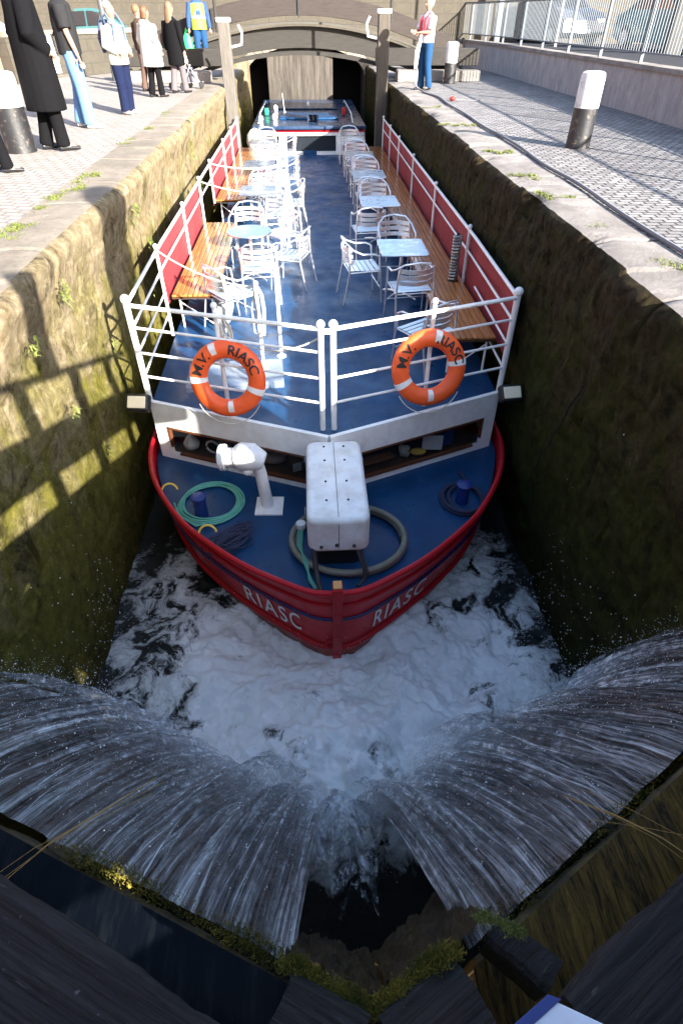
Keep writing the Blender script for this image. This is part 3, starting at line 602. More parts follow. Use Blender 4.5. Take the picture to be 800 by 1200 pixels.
# winch housing on the foredeck
hb = []
mb = MB()
hx0, hx1, hy0, hy1, hz0, hz1 = -.115, .455, 3.72, 4.98, -2.26, -1.86
def rbox(x0, x1, y0, y1, z0, z1, r=.05, n=5):
    pts = []
    for cx, cy, a0 in ((x1-r, y1-r, 0), (x0+r, y1-r, 90), (x0+r, y0+r, 180), (x1-r, y0+r, 270)):
        for k in range(n+1): a = R(a0+90*k/n); pts.append((cx+r*math.cos(a), cy+r*math.sin(a)))
    return MB().prism(pts, z0, z1)
mx = (hx0+hx1)/2
hs = bp(rbox(hx0, hx1, hy0, hy1, hz0, hz1, .10, 8), 'winch_housing', WHITEB, bevel=.045, seg=5)
bp(MB().box((mx, (hy0+hy1)/2, hz1+.0015), (.005, hy1-hy0-.10, .003)).box((mx, hy0-.0015, (hz0+hz1)/2), (.005, .003, hz1-hz0-.10)).bar((mx, hy0+.045, hz1-.008), (mx, hy0+.006, hz1-.045), .005, .004), 'lid_seam', BLACK, hs, smooth=False)
bp(rbox(hx0+.05, hx1-.05, hy0+.16, hy1-.05, -2.58, hz0+.02, .1), 'housing_base', BLACK, hs, bevel=.01)
for y in (3.95, 4.75):
    bp(MB().box((hx0-.006, y, hz1-.10), (.012, .09, .05)).tube([(hx0-.012, y-.05, hz1-.075), (hx0-.012, y+.05, hz1-.075)], .009, 7), 'hinge', GALV, hs); bp(MB().box((hx1+.008, y, hz1-.12), (.016, .05, .08)), 'latch', GALV, hs, bevel=.003)
for x in (mx-.10, mx+.10):
    for y in (4.0, 4.28, 4.62, 4.86): bp(MB().lathe([(.011, 0), (.011, .008), (.004, .012)], (x, y, hz1), 8), 'bolt', BLACK, hs)
for x in (mx-.16, mx-.02, mx+.14): bp(MB().ball((x, hy0-.006, -2.18+.02*math.sin(x*9)), .018, 6), 'bolt', BLACK, hs)
# ventilator / deck light: post, elbow and drum
vt = bp(MB().box((-.54, 4.66, -2.45), (.30, .30, .022), -.04), 'ventilator_plate', WHITE, bevel=.004)
bp(MB().tube([(-.56, 4.67, -2.44), (-.60, 4.68, -2.0), (-.63, 4.70, -1.86)], [.066, .063, .062], 20), 'ventilator_post', WHITE, vt)
bp(MB().tube([(-.54, 4.66, -1.84), (-.66, 4.68, -1.80), (-.78, 4.70, -1.81), (-.83, 4.71, -1.82)], [.085, .145, .15, .12], 22), 'ventilator_head', WHITE, vt, bevel=.012)
bp(MB().tube([(-.81, 4.71, -1.82), (-.95, 4.73, -1.83)], [.10, .10], 20).tube([(-.94, 4.73, -1.83), (-1.0, 4.74, -1.835)], [.14, .14], 22), 'ventilator_drum', WHITE, vt, bevel=.012)
bp(MB().ball((-.76, 4.66, -1.72), .075, 8).ball((-.72, 4.62, -1.92), .06, 8), 'ventilator_knob', WHITE, vt)
# bitts
for x, y in ((-1.27, 4.58), (1.58, 4.64)):
    b0 = bp(MB().tube([(x, y, -2.46), (x, y, -2.22)], [.072, .068], 18), 'mooring_bitt', BLUE2, bevel=.01); bp(MB().lathe([(.085, 0), (.085, .02), (.07, .03)], (x, y, -2.235), 18), 'bitt_cap', BLUE2, b0)
# mirrors / lamps on the cabin corners
for sd in (-1, 1):
    x = BC+sd*2.12; Mt = Matrix.Rotation(sd*.10, 3, 'Z') @ Matrix.Rotation(R(-42), 3, 'X')
    s0 = bp(MB().box((x, 5.74, -1.80), (.27, .11, .20), M=Mt), 'searchlight', BLACK, bevel=.03, seg=4)
    f_ = Mt @ Vector((0, -.058, 0)); bp(MB().box(Vector((x, 5.74, -1.80))+f_, (.205, .016, .135), M=Mt), 'lamp_glass', LAMP, s0, bevel=.02)
    bp(MB().tube([(x, 5.8, -1.82), (BC+sd*2.0, 5.88, -1.86)], .014, 6), 'lamp_bracket', WHITE, s0)
# wheelhouse
wh = bp(MB().prism([(-1.66, 20.98), (1.86, 20.98), (1.86, 28.2), (-1.66, 28.2)], -1.20, -1.10), 'wheelhouse_roof', ROOF, bevel=.03)
bp(MB().box((.10, 20.99, -1.235), (3.44, .06, .028)), 'roof_trim', RED, wh); bp(MB().box((.1, 21.03, -1.30), (3.4, .07, .10)), 'roof_fascia', WHITE, wh)
for k, (a, b) in enumerate(((-1.55, -1.40), (-.84, -.62), (.92, 1.12), (1.65, 1.78))): bp(MB().box(((a+b)/2, 21.06, -1.6), (b-a, .08, .56)), 'window_post', WHITE, wh)
bp(MB().box((.1, 21.05, -1.83), (3.4, .09, .11)), 'wheelhouse_sill', WHITE, wh)
for a, b in ((-1.40, -.84), (-.62, .92), (1.12, 1.65)): bp(MB().box(((a+b)/2, 21.10, -1.6), (b-a, .01, .5)), 'window_pane', GLASSO, wh)
for x in (-1.6, 1.8): bp(MB().box((x, 24.6, -1.6), (.05, 7.1, .9)), 'wheelhouse_side', WHITE, wh)
bp(MB().box((.1, 21.0, -1.8), (.42, .16, .12)), 'wheelhouse_step', BLUE, wh)
bp(MB().box((.1, 23.0, -1.07), (1.9, 1.3, .06)), 'roof_hatch', BLUE, wh, bevel=.02); bp(MB().box((.08, 26, -1.07), (2.2, 2.2, .05)), 'roof_hatch', ROOF, wh, bevel=.02)
bp(MB().tube([(-.72, 24, -1.1), (-.80, 23.9, -.15)], [.012, .006], 6).lathe([(.04, 0), (.03, .06)], (-.72, 24, -1.1), 10), 'aerial', WHITE, wh)
pl = bp(MB().box((.22, 21.9, -1.02), (.34, .02, .22)), 'number_plate', paint('plate_dark', (.02, .03, .06), .4), wh)
vs, fs = text_mesh('33', .26, .004, .03); bp(MB().add([(x+.22, 21.88, z_+0) for x, z_, y in [(a, -1.02+b, c) for a, b, c in vs]], fs), 'plate_number', WHITE, pl, smooth=False)
for x, c, n in ((-1.30, (.02, .4, .16), 'green_navigation_light'), (1.30, (.6, .02, .02), 'red_navigation_light')):
    nl = bp(MB().box((x, 23.4, -.98), (.13, .16, .2)), 'navigation_light', paint(n, c, .3), wh, bevel=.02)
    bp(MB().tube([(x*1.12, 21.3, -1.05), (x*1.12, 22.2, -.9), (x*1.1, 25.6, -.9), (x*1.1, 26.5, -1.05)], .02, 6), 'grab_rail', WHITE, wh)
for x, y, r in ((-1.0, 22.3, .09), (-1.05, 24.6, .08), (-1.42, 21.9, .08), (.1, 25.6, .05)): bp(MB().lathe([(r*.7, 0), (r, .10), (r*.7, .16), (.01, .19)], (x, y, -1.1), 12), 'roof_vent', WHITE, wh)

# ------------------------------------------------------------------ things on the boat
def torus(c, R0, r, M, a0=0, a1=360, n=48, k=14):
    return [(R0*math.cos(a), R0*math.sin(a)) for a in np.linspace(R(a0), R(a1), n)]
def lifebuoy(name, c, rz, tilt, label, bands, ta, tb):
    root = empty(name, c); root.rotation_euler = Euler((R(90)+tilt, 0, rz)); tag(root, label, 'lifebuoy', 'lifebuoys on the front railing')
    R0, r = .305, .092
    MB().tube([(R0*math.cos(a), R0*math.sin(a), 0) for a in np.linspace(0, 2*math.pi, 65)[:-1]], r, 20, True, ry=r*.72).build('ring', ORANGE, root)
    for b in bands: MB().tube([(R0*math.cos(a), R0*math.sin(a), 0) for a in np.linspace(R(b-5.5), R(b+5.5), 5)], r+.003, 20, ry=(r+.003)*.72+.0005).build('band', WHITE, root)
    for txt, ang, sz in (('M.V.', ta, .145), ('RIASC', tb, .145)):
        vs, fs = text_mesh(txt, sz, 0, .02); out = []
        for x, y, z in vs:
            a = R(ang)-x/R0*1.0; ph = y/r
            rr = R0+math.sin(ph)*r*.99; out.append((rr*math.cos(a), rr*math.sin(a), math.cos(ph)*(r*.72)+.006))
        MB().add(out, fs).build('lettering', BLACK, root, smooth=False)
    pts = []
    for k in range(41):
        a = R(-40-100*k/40); rr = R0+r+.02+.06*math.sin(math.pi*k/40); pts.append((rr*math.cos(a), rr*math.sin(a), .01))
    MB().tube(pts, .006, 6).build('grab_line', ROPE, root)
    return root
lifebuoy('lifebuoy', (-.90, 5.42, -1.36), R(-6), R(-16), 'orange lifebuoy on the railing above the white ventilator', (112, 182, -84, -20), 148, 48)
lifebuoy('lifebuoy', (1.19, 5.40, -1.28), R(6), R(-16), 'orange lifebuoy on the railing in front of the right bench end', (76, 207, -88, 8), 150, 42)

def tbl(round_):
    t = empty('bistro_table'); 
    if round_: top = MB().lathe([(.36, 0), (.365, .012), (.36, .024), (.02, .026)], (0, 0, .70), 40)
    else: top = rbox(-.35, .35, -.40, .40, .70, .724, .04)
    top.build('table_top', ALUT, t, bevel=0 if round_ else .006)
    MB().tube([(0, 0, .03), (0, 0, .70)], .03, 12).build('column', ALU, t)
    for a in range(4):
        ang = math.pi/4+a*math.pi/2; MB().tube([(0, 0, .06), (.18*math.cos(ang), .18*math.sin(ang), .045), (.32*math.cos(ang), .32*math.sin(ang), .012)], [.02, .018, .015], 8).build('foot', ALU, t)
    return t
ts_, tr_ = tbl(False), tbl(True)
used = {'s': 0, 'r': 0}
def put_table(kind, x, y, label, rz=0.):
    src = ts_ if kind == 's' else tr_
    o = src if not used[kind] else copy_tree(src); used[kind] = 1
    o.location = (x, y, DZ); o.rotation_euler = (0, 0, rz); tag(o, label, 'table', 'bistro tables on the boat deck')
put_table('s', 1.38, 9.0, 'nearest square metal table on the right side of the deck')
put_table('s', 1.32, 11.8, 'second square metal table along the right bench', .03)
put_table('s', 1.33, 14.2, 'third square metal table along the right bench')
put_table('s', 1.30, 16.5, 'fourth square metal table along the right bench', -.03)
put_table('s', 1.28, 18.9, 'square metal table on the right by the wheelhouse')
put_table('r', -.97, 9.96, 'round pale blue topped metal table on the left of the deck')
put_table('s', -1.0, 12.8, 'square metal table on the left, next behind the round table')
put_table('s', -1.12, 15.5, 'square metal table on the left, second behind the round table')
put_table('s', -1.20, 18.6, 'square metal table on the left by the wheelhouse')
def chair():
    c = empty('bistro_chair'); r = .0125; f = MB()
    for s in (-1, 1):
        f.tube([(s*.25, .22, 0), (s*.245, .19, .44), (s*.25, .17, .63), (s*.255, .10, .665), (s*.255, -.05, .67), (s*.235, -.17, .72), (s*.15, -.255, .80), (0, -.275, .82)], r, 8)
        f.tube([(s*.24, -.30, 0), (s*.235, -.22, .42), (s*.225, -.215, .60), (s*.20, -.225, .76)], r, 8)
        f.tube([(s*.225, .20, .435), (s*.225, -.21, .425)], .010, 7)
    for y, z in ((.20, .435), (-.21, .425), (.19, .22)): f.tube([(-.235, y, z), (.235, y, z)], .009, 7)
    f.build('frame', ALU, c)
    st = MB()
    for k in range(6): st.box((0, .165-.068*k, .447-.004*math.sin(k)), (.43, .056, .008))
    st.build('seat', ALU, c, bevel=.003)
    bk = MB()
    for z, y in ((.56, -.228), (.635, -.242), (.71, -.255)):
        pts = [(x, y+.10*(x/.22)**2-.028, z) for x in np.linspace(-.215, .215, 9)]
        for a, b in zip(pts[:-1], pts[1:]): bk.bar(a, b, .006, .052)
    bk.build('backrest', ALU, c)
    return c
ch0 = chair(); nch = [0]
def put_chair(x, y, deg, label):
    o = ch0 if nch[0] == 0 else copy_tree(ch0); nch[0] += 1
    o.location = (x, y, DZ); o.rotation_euler = (0, 0, R(deg)); o.scale = (1.14, 1.14, 1.08); tag(o, label, 'chair', 'aluminium bistro chairs on the boat deck')
# heading: 0 faces away from the camera, 180 faces the camera, -90 faces right
put_chair(.78, 8.95, -82, 'aluminium chair left of the nearest square table, facing right across it')
put_chair(1.38, 8.05, 8, 'aluminium chair on the near side of the nearest square table')
put_chair(1.40, 9.85, 180, 'aluminium chair on the far side of the nearest square table')
put_chair(1.36, 6.62, 35, 'aluminium chair behind the right lifebuoy')
put_chair(1.05, 10.95, 6, 'aluminium chair on the near side of the second right table')
put_chair(1.32, 12.65, 180, 'aluminium chair on the far side of the second right table')
put_chair(1.28, 13.4, 0, 'aluminium chair on the near side of the third right table')
put_chair(1.34, 15.0, 176, 'aluminium chair on the far side of the third right table')
put_chair(1.30, 15.75, 0, 'aluminium chair on the near side of the fourth right table')
put_chair(1.30, 17.3, 182, 'aluminium chair on the far side of the fourth right table')
put_chair(1.28, 18.1, 0, 'aluminium chair on the near side of the last right table')
put_chair(1.25, 19.75, 180, 'aluminium chair between the last right table and the wheelhouse')
put_chair(-1.10, 7.95, -52, 'aluminium chair near the left bench end, beside the roped post')
put_chair(-.78, 9.02, 6, 'aluminium chair on the near side of the round table')
put_chair(-.32, 9.55, 72, 'aluminium chair right of the round table, facing left')
put_chair(-1.08, 10.9, 175, 'aluminium chair on the far side of the round table')
put_chair(-.50, 10.75, 130, 'aluminium chair behind the round table, turned to the left')
put_chair(-.60, 12.05, 12, 'aluminium chair on the near side of the table behind the round one')
put_chair(-.38, 12.9, 95, 'aluminium chair right of the table behind the round one')
put_chair(-.95, 13.7, 182, 'aluminium chair behind the second left table')
put_chair(-.72, 14.6, 10, 'aluminium chair on the near side of the third left table')
put_chair(-.50, 15.4, 88, 'aluminium chair right of the third left table')
put_chair(-.95, 16.5, 176, 'aluminium chair on the far side of the third left table')
put_chair(-1.05, 17.7, 0, 'aluminium chair on the near side of the last left table')
put_chair(-.58, 18.7, 90, 'aluminium chair right of the last left table')
put_chair(-1.15, 19.6, 180, 'aluminium chair between the last left table and the wheelhouse')
# folded cream parasol beside the left rear rail, clear plastic cover under the left front rail
u = empty('parasol_cover', (-1.5, 19.9, DZ)); tag(u, 'rounded cream cover standing at the far left end of the deck', 'cover')
MB().lathe([(.22, .38), (.26, .52), (.23, .70), (.12, .82), (.02, .86)], n=24).build('cover', paint('cream_cloth', (.5, .47, .4), .8), u); MB().tube([(0, 0, 0), (0, 0, .46)], .03, 8).lathe([(.2, 0), (.2, .05)], n=16).build('stand', WHITE, u)
sp = []
for k in range(15*14):
    a = k/14*2*math.pi; sp.append((2.03+.052*math.cos(a), 8.28+.052*math.sin(a), -1.385+.60*k/(15*14)))
t = empty('coil_spring', (2.03, 8.28, -1.39)); tag(t, 'upright steel coil spring standing on the right bench', 'spring')
o = MB().tube(sp, .017, 6).build('coil', paint('spring_steel', (.33, .31, .28), .35, metal=.8), None); o.parent = t; o.matrix_parent_inverse = Matrix.Translation((-2.03, -8.28, 1.39))
o = MB().tube([(2.03, 8.28, -1.39), (2.03, 8.28, -.75)], .022, 8).lathe([(.08, 0), (.08, .015)], (2.03, 8.28, -1.39), 14).build('rod', BLACK, None); o.parent = t; o.matrix_parent_inverse = Matrix.Translation((-2.03, -8.28, 1.39))
# clear acrylic box lid on the deck behind the left lifebuoy
AC = NM('clear_plastic', (.65, .70, .75), .12); AC.b.inputs['Alpha'].default_value = .14; AC = AC.m
thing_mesh(MB().box((-.95, 6.35, -1.80), (1.15, .62, .09), .06), 'plastic_tray', AC, 'shallow clear plastic tray lying on the deck behind the left lifebuoy', 'tray', bevel=.02)
thing_mesh(MB().tube([(-1.28, 8.0, -1.74), (-1.28, 8.35, -1.70)], [.13, .14], 18), 'bucket', paint('grey_bucket', (.4, .4, .38), .5), 'grey bucket lying on its side under the left bench end', 'bucket')
# hoses and ropes on the foredeck
def coil(cx, cy, z, rs, r, wob=.02, n=60, sq=1.):
    pts = []
    for j, R0 in enumerate(rs):
        ox, oy = random.uniform(-wob, wob), random.uniform(-wob, wob)
        for k in range(n):
            a = 2*math.pi*k/n; f = k/n; rr = R0*(1-f)+(rs[j+1] if j+1 < len(rs) else R0)*f
            pts.append((cx+ox*math.sin(math.pi*f)+rr*math.cos(a), cy+oy*math.sin(math.pi*f)+rr*sq*math.sin(a), z+r*1.1*(j % 3)))
    return pts
thing_mesh(MB().tube(coil(-1.17, 4.74, -2.445, [.30, .33, .27, .31, .35, .29, .32], .0085, .05)+[(-1.0, 4.5, -2.44), (-1.3, 4.36, -2.44), (-1.50, 4.52, -2.42), (-1.56, 4.66, -2.36)], .0105, 6), 'garden_hose', HOSEG, 'coiled green hose round the left blue mooring bitt', 'hose')
thing_mesh(MB().tube(coil(.29, 4.05, -2.415, [.55, .565], .03, .02, 80, .86), .034, 12), 'suction_hose', HOSEGR, 'thick grey-green hose coiled round the white winch housing', 'hose')
thing_mesh(MB().tube(coil(1.60, 4.66, -2.435, [.20, .215, .19, .23], .018, .04, 50, 1.15)+[(1.7, 4.95, -2.43), (1.66, 5.15, -2.43)], .019, 8), 'mooring_rope', NAVYROPE, 'dark rope looped round the right blue mooring bitt', 'rope')
thing_mesh(MB().tube([(-.06, 3.76, -2.13), (-.06, 3.70, -2.22), (-.05, 3.62, -2.33), (-.03, 3.50, -2.40), (.0, 3.38, -2.42)], .027, 10), 'black_pipe', RUBBER, 'fat black pipe from the left corner of the white housing', 'pipe', 'black pipes running from the white housing')
thing_mesh(MB().tube([(.33, 3.77, -2.15), (.35, 3.70, -2.22), (.40, 3.58, -2.33), (.40, 3.54, -2.42), (.33, 3.46, -2.43)], .018, 8).tube([(.37, 3.78, -2.17), (.39, 3.70, -2.26), (.43, 3.56, -2.345), (.40, 3.52, -2.43)], .013, 8), 'black_pipe', RUBBER, 'pair of thin black pipes from the right corner of the white housing', 'pipe', 'black pipes running from the white housing')
t = empty('hose_bundle', (-.14, 3.8, -2.4)); tag(t, 'bundle of green cables hanging left of the white housing', 'hose')
for k in range(4):
    a = random.uniform(-.03, .03); o = MB().tube([(-.17+a, 3.92, -2.12), (-.19+a, 3.84, -2.26), (-.16-a, 3.70, -2.35), (-.10+a*.6, 3.52, -2.41), (-.05+a*.5, 3.42, -2.43)], .010, 6).build('cable', HOSEG, None); o.parent = t; o.matrix_parent_inverse = Matrix.Translation((.14, -3.8, 2.4))
o = MB().lathe([(.045, 0), (.05, .05), (.045, .06)], (-.18, 3.95, -2.13), 14).build('connector', paint('grey_cap', (.5, .52, .52), .4), None); o.parent = t; o.matrix_parent_inverse = Matrix.Translation((.14, -3.8, 2.4))
for (x, y, z), lab in (((-1.60, 4.86, -2.36), 'small yellow hook on the gunwale beyond the green hose'), ((-1.08, 4.06, -2.26), 'small yellow hook on the gunwale beside the dark rope heap')):
    thing_mesh(MB().tube([(x+.085*math.cos(a), y+.03*math.sin(a)*1.5, z-.02+.07*math.sin(a)) for a in np.linspace(.2, 3.4, 12)], .011, 6), 'fender_hook', YELLOW, lab, 'hook', 'yellow hooks on the bow')
pts = []
for k in range(220):
    a = k*.42; pts.append((-.92+.17*math.cos(a)+.05*math.sin(k*.13)+.05*math.cos(k*.07), 4.06-.0+.13*math.sin(a*1.03)-.1*math.sin(k*.031)+.05, -2.40+.035*random.random()))
thing_mesh(MB().tube(pts, .008, 5), 'rope_heap', NAVYROPE, 'tangled heap of thin dark line on the left foredeck', 'rope')

for o in list(COL.objects):
    if o.name.split('.')[0] in ('ventilator_plate', 'mooring_bitt', 'garden_hose', 'suction_hose', 'mooring_rope', 'rope_heap', 'hose_bundle'): o.location.z -= .118; o.location.y += .12
    if o.name.split('.')[0] == 'black_pipe': o.location.z -= .05; o.location.y += .03
    if o.name.split('.')[0] in ('stored_lamp', 'stored_radio', 'stored_gear', 'stored_papers', 'stored_bag', 'stored_cloth', 'stored_crate', 'stored_plank'): o.location.z -= .06
# ------------------------------------------------------------------ people
def person(loc, rz, label, H=1.75, top=None, tlen=.50, tw=1., flare=0., sleeves='long', legs=None, legw=1., shoes=None, hair=None, style='short', hands=None, stride=.10, sit=False, group=None, hood=False):
    k = H/1.75; root = empty('person', loc, R(rz)); tag(root, label, 'person', group)
    hands = hands or ((-.27, .03, .80), (.27, .03, .80))
    hipz = .93
    if sit: k2 = -.45
    body = MB(); V = Vector
    sc = lambda p: V(p)*k
    def leg(s):
        if sit: return [V((s*.09, 0, .48)), V((s*.12, .40, .50)), V((s*.12, .44, .08))]
        return [V((s*.09, 0, .93)), V((s*.105, .02+s*stride*.3, .50)), V((s*.115, s*stride-.02, .09))]
    up = -.45 if sit else 0.
    zz = lambda z: z+up
    body.tube([sc((0, 0, zz(.88))), sc((0, .0, zz(1.0))), sc((0, .01, zz(1.2))), sc((0, 0, zz(1.38))), sc((0, 0, zz(1.46)))], [.13*k, .15*k, .15*k, .17*k, .06*k], 14, ry=[.10*k, .11*k, .10*k, .11*k, .055*k])
    body.tube([sc((0, 0, zz(1.42))), sc((0, .015, zz(1.56)))], [.055*k, .05*k], 10)
    hz = zz(1.635)
    body.ball(sc((0, .015, hz)), .098*k, 12, (.82, 1.0, 1.17)); body.ball(sc((0, .05, hz-.065)), .055*k, 8, (.9, .8, .8))
    body.tube([sc((0, .105, hz+.025)), sc((0, .125, hz-.018)), sc((0, .10, hz-.03))], [.009*k, .016*k, .012*k], 6)
    for s in (-1, 1): body.ball(sc((s*.083, .01, hz)), .026*k, 6, (.4, .7, 1.2))
    arm_pts = []
    for s, hnd in zip((-1, 1), hands):
        sh = V((s*.19, 0, zz(1.40))); wr = V((hnd[0], hnd[1], zz(hnd[2]))); d = wr-sh; L1, L2 = .29, .26
        dl = min(d.length, L1+L2-.005); wr = sh+d.normalized()*dl; h = math.sqrt(max(0, L1*L1-((L1*L1-L2*L2+dl*dl)/(2*dl))**2)); a = (L1*L1-L2*L2+dl*dl)/(2*dl)
        out = V((s*.6, -.7, -.3)); out = (out-d.normalized()*out.dot(d.normalized())).normalized(); el = sh+d.normalized()*a+out*h
        arm_pts.append((sh, el, wr)); body.tube([sc(sh), sc(sh.lerp(el, .5)), sc(el), sc(el.lerp(wr, .4)), sc(wr)], [.052*k, .046*k, .038*k, .037*k, .026*k], 10)
        f = (wr-el).normalized(); sd = f.cross(V((1, 0, 0)) if abs(f.x) < .8 else V((0, 0, 1))).normalized()
        nrm = f.cross(sd); pl = wr+f*.09; body.tube([sc(wr), sc(wr+f*.05), sc(pl)], [.024*k, .036*k, .038*k], 8, ry=[.018*k, .016*k, .014*k])
        for q, ln in ((-1.5, .062), (-.5, .076), (.5, .072), (1.5, .055)):
            b = pl+sd*q*.019-f*.008; body.tube([sc(b), sc(b+f*ln*.5-nrm*.006*s), sc(b+f*ln-nrm*.022*s)], [.0098*k, .009*k, .0075*k], 6)
        b = wr+f*.03+sd*.03; body.tube([sc(b), sc(b+f*.03+sd*.025), sc(b+f*.06+sd*.03)], [.012*k, .0105*k, .009*k], 6)
    for s in (-1, 1):
        a, b, c = leg(s); body.tube([sc(a), sc(a.lerp(b, .5)), sc(b), sc(b.lerp(c, .35)), sc(c)], [.088*k, .075*k, .055*k, .055*k, .038*k], 12)
        body.tube([sc(c), sc(c+V((s*.015, .06, -.04))), sc(c+V((s*.025, .15, -.065)))], [.038*k, .035*k, .025*k], 8)
    b = body.build('body', SKIN, root, remesh=.0095*k, angle=180)
    ey = MB()
    for s in (-1, 1): ey.ball(sc((s*.032, .098, hz+.018)), .011*k, 6)
    ey.build('eyes', BLACK, root); MB().box(sc((0, .108, hz-.052)), (.045*k, .008*k, .008*k)).build('mouth', paint('lips', (.35, .12, .1), .5), root, bevel=.002)
    if legs:
        m = MB()
        m.tube([sc((0, 0, zz(1.03))), sc((0, 0, zz(.93))), sc((0, 0, zz(.84)))], [.155*k, .165*k, .15*k], 14, ry=[.12*k, .13*k, .12*k])
        for s in (-1, 1):
            a, bb, c = leg(s); e = c+V((0, 0, -.04)); m.tube([sc(a), sc(a.lerp(bb, .5)), sc(bb), sc(bb.lerp(e, .5)), sc(e)], [.105*k*legw, .098*k*legw, .085*k*legw, .083*k*legw, .088*k*legw], 12)
        m.build('trousers', legs, root, remesh=.014*k, angle=180)
    for s in (-1, 1):
        c = leg(s)[2]; MB().tube([sc(c+V((0, -.055, -.05))), sc(c+V((0, 0, -.045))), sc(c+V((s*.01, .09, -.055))), sc(c+V((s*.02, .185, -.068)))], [.035*k, .045*k, .045*k, .028*k], 10, ry=[.03*k, .042*k, .032*k, .02*k]).build('shoe', shoes or BLACK, root)
    if top:
        m = MB(); zb = zz(1.42-tlen); n = 7
        P = [sc((0, 0, zz(1.50))), sc((0, 0, zz(1.475))), sc((0, 0, zz(1.45)))]; A = [.062*k, .085*k, .135*k]; B = [.06*k, .075*k, .095*k]
        for q in range(n):
            f = q/(n-1); z = zz(1.42)*(1-f)+zb*f; wv = .172 if f < .05 else .172+.022*math.sin(f*3)
            P.append(sc((0, .0, z))); A.append((wv*tw+flare*f)*k); B.append((.125*tw+.02*min(f*3, 1)+flare*.7*f)*k)
        m.tube(P, A, 18, ry=B)
        if sleeves:
            for sh, el, wr in arm_pts:
                sw = 1.25*tw
                if sleeves == 'long': m.tube([sc(sh+V((0, 0, .01))), sc(sh.lerp(el, .5)), sc(el), sc(el.lerp(wr, .5)), sc(wr)], [.066*k*sw, .058*k*sw, .052*k*sw, .048*k*sw, .045*k*sw], 12)
                else: m.tube([sc(sh+V((0, 0, .01))), sc(sh.lerp(el, .85))], [.066*k*sw, .06*k*sw], 12)
        if hood: m.ball(sc((0, -.10, zz(1.44))), .10*k, 8, (1.3, .8, .8))
        m.build('coat' if tlen > .7 else 'jacket' if sleeves == 'long' else 'shirt', top, root, remesh=.014*k, angle=180)
    if hair:
        m = MB()
        m.ball(sc((0, -.008, hz+.032)), .103*k, 12, (.86, 1.0, 1.06))
        if style == 'long': m.tube([sc((0, -.045, hz+.02)), sc((0, -.075, hz-.12)), sc((0, -.085, hz-.26)), sc((0, -.09, hz-.34))], [.088*k, .10*k, .10*k, .06*k], 12, ry=[.06*k, .055*k, .05*k, .03*k])
        if style == 'bob': m.tube([sc((0, -.03, hz+.02)), sc((0, -.045, hz-.11))], [.098*k, .085*k], 12, ry=[.07*k, .06*k])
        m.build('hair', hair, root, remesh=.012*k, angle=180)
    return root
def attach(root, mb, name, mat, **k): return mb.build(name, mat, root, **k)
cB, cW = cloth('black', (.005, .005, .006)), cloth('white', (.5, .49, .45)); cN = cloth('navy', (.008, .012, .035)); cJ = cloth('denim', (.10, .19, .36)); cG = cloth('grey', (.11, .095, .10)); cDJ = cloth('dark_denim', (.015, .05, .12)); cPale = cloth('pale', (.42, .41, .36))
blond = paint('hair_blond', (.13, .08, .045), .6); redh = paint('hair_red', (.11, .045, .018), .6); brownh = paint('hair_brown', (.13, .07, .03), .6); greyh = paint('hair_grey', (.45, .42, .38), .6)
white_shoe = paint('white_shoe', (.75, .75, .74), .5)
g = 'people watching from the left quay'
pA = person((-3.86, 8.42, 0), -60, 'person in dark jacket and wide black trousers at the left edge, nearest the camera', 1.66, cB, .62, 1.05, 0, 'long', cB, .95, BLACK, brownh, 'bob', stride=.12, group=g)
pB = person((-3.62, 9.95, 0), -55, 'person in a long black coat with blonde hair beside the big left bollard', 2.02, cB, 1.0, 1.28, .07, 'long', cB, .95, BLACK, blond, 'long', ((-.22, .12, .98), (.22, .12, .98)), stride=.07, group=g)
pC = person((-3.80, 12.15, 0), -75, 'person in dark t-shirt and light blue jeans with a white shoulder bag', 2.0, cloth('darktee', (.02, .02, .022)), .55, 1.12, .0, 'short', cJ, 1.08, white_shoe, brownh, 'short', ((-.25, .0, .85), (.24, .10, .86)), stride=.07, group=g)
attach(pC, MB().tube([(-.19, -.26, 1.25), (-.15, -.28, .98), (-.13, -.26, .75)], [.10, .17, .12], 14, ry=[.05, .08, .06]), 'shoulder_bag', paint('bag_white', (.72, .72, .70), .6))
attach(pC, MB().tube([(-.15, -.2, 1.24), (-.05, -.06, 1.50), (.12, .13, 1.30)], .016, 6), 'bag_strap', BLACK)
pD = person((-3.50, 13.98, 0), -120, 'balding person in a cream jacket and navy track trousers with a rucksack', 1.64, cPale, .60, 1.12, .02, 'long', cN, 1.15, white_shoe, None, 'short', ((-.15, .18, 1.02), (.15, .18, 1.02)), stride=.05, group=g)
attach(pD, MB().tube([(0, -.2, 1.42), (0, -.23, 1.15), (0, -.2, .95)], [.10, .17, .15], 12, ry=[.05, .09, .07]), 'rucksack', paint('rucksack', (.03, .05, .10), .7))
for s in (-1, 1): attach(pD, MB().tube([(s*.12, -.12, 1.42), (s*.13, .02, 1.50), (s*.13, .15, 1.34), (s*.15, .13, 1.12)], .02, 6), 'rucksack_strap', paint('strap', (.06, .10, .17), .7))
attach(pD, MB().ball((0, -.035, 1.62), .093, 8, (.9, .8, .7)), 'hair', greyh)
pE = person((-3.50, 17.0, 0), -40, 'red-haired person in a long white coat and black trousers', 1.62, cW, .80, 1.28, .08, 'long', cB, .95, BLACK, redh, 'bob', ((-.25, .06, .9), (.22, .12, .95)), stride=.07, group=g, hood=True)
pF = person((-3.10, 17.9, 0), -30, 'person in a long black coat and grey trousers right of the white coat', 1.70, cB, .85, 1.03, .04, 'long', cG, .95, BLACK, blond, 'long', stride=.10, group=g)
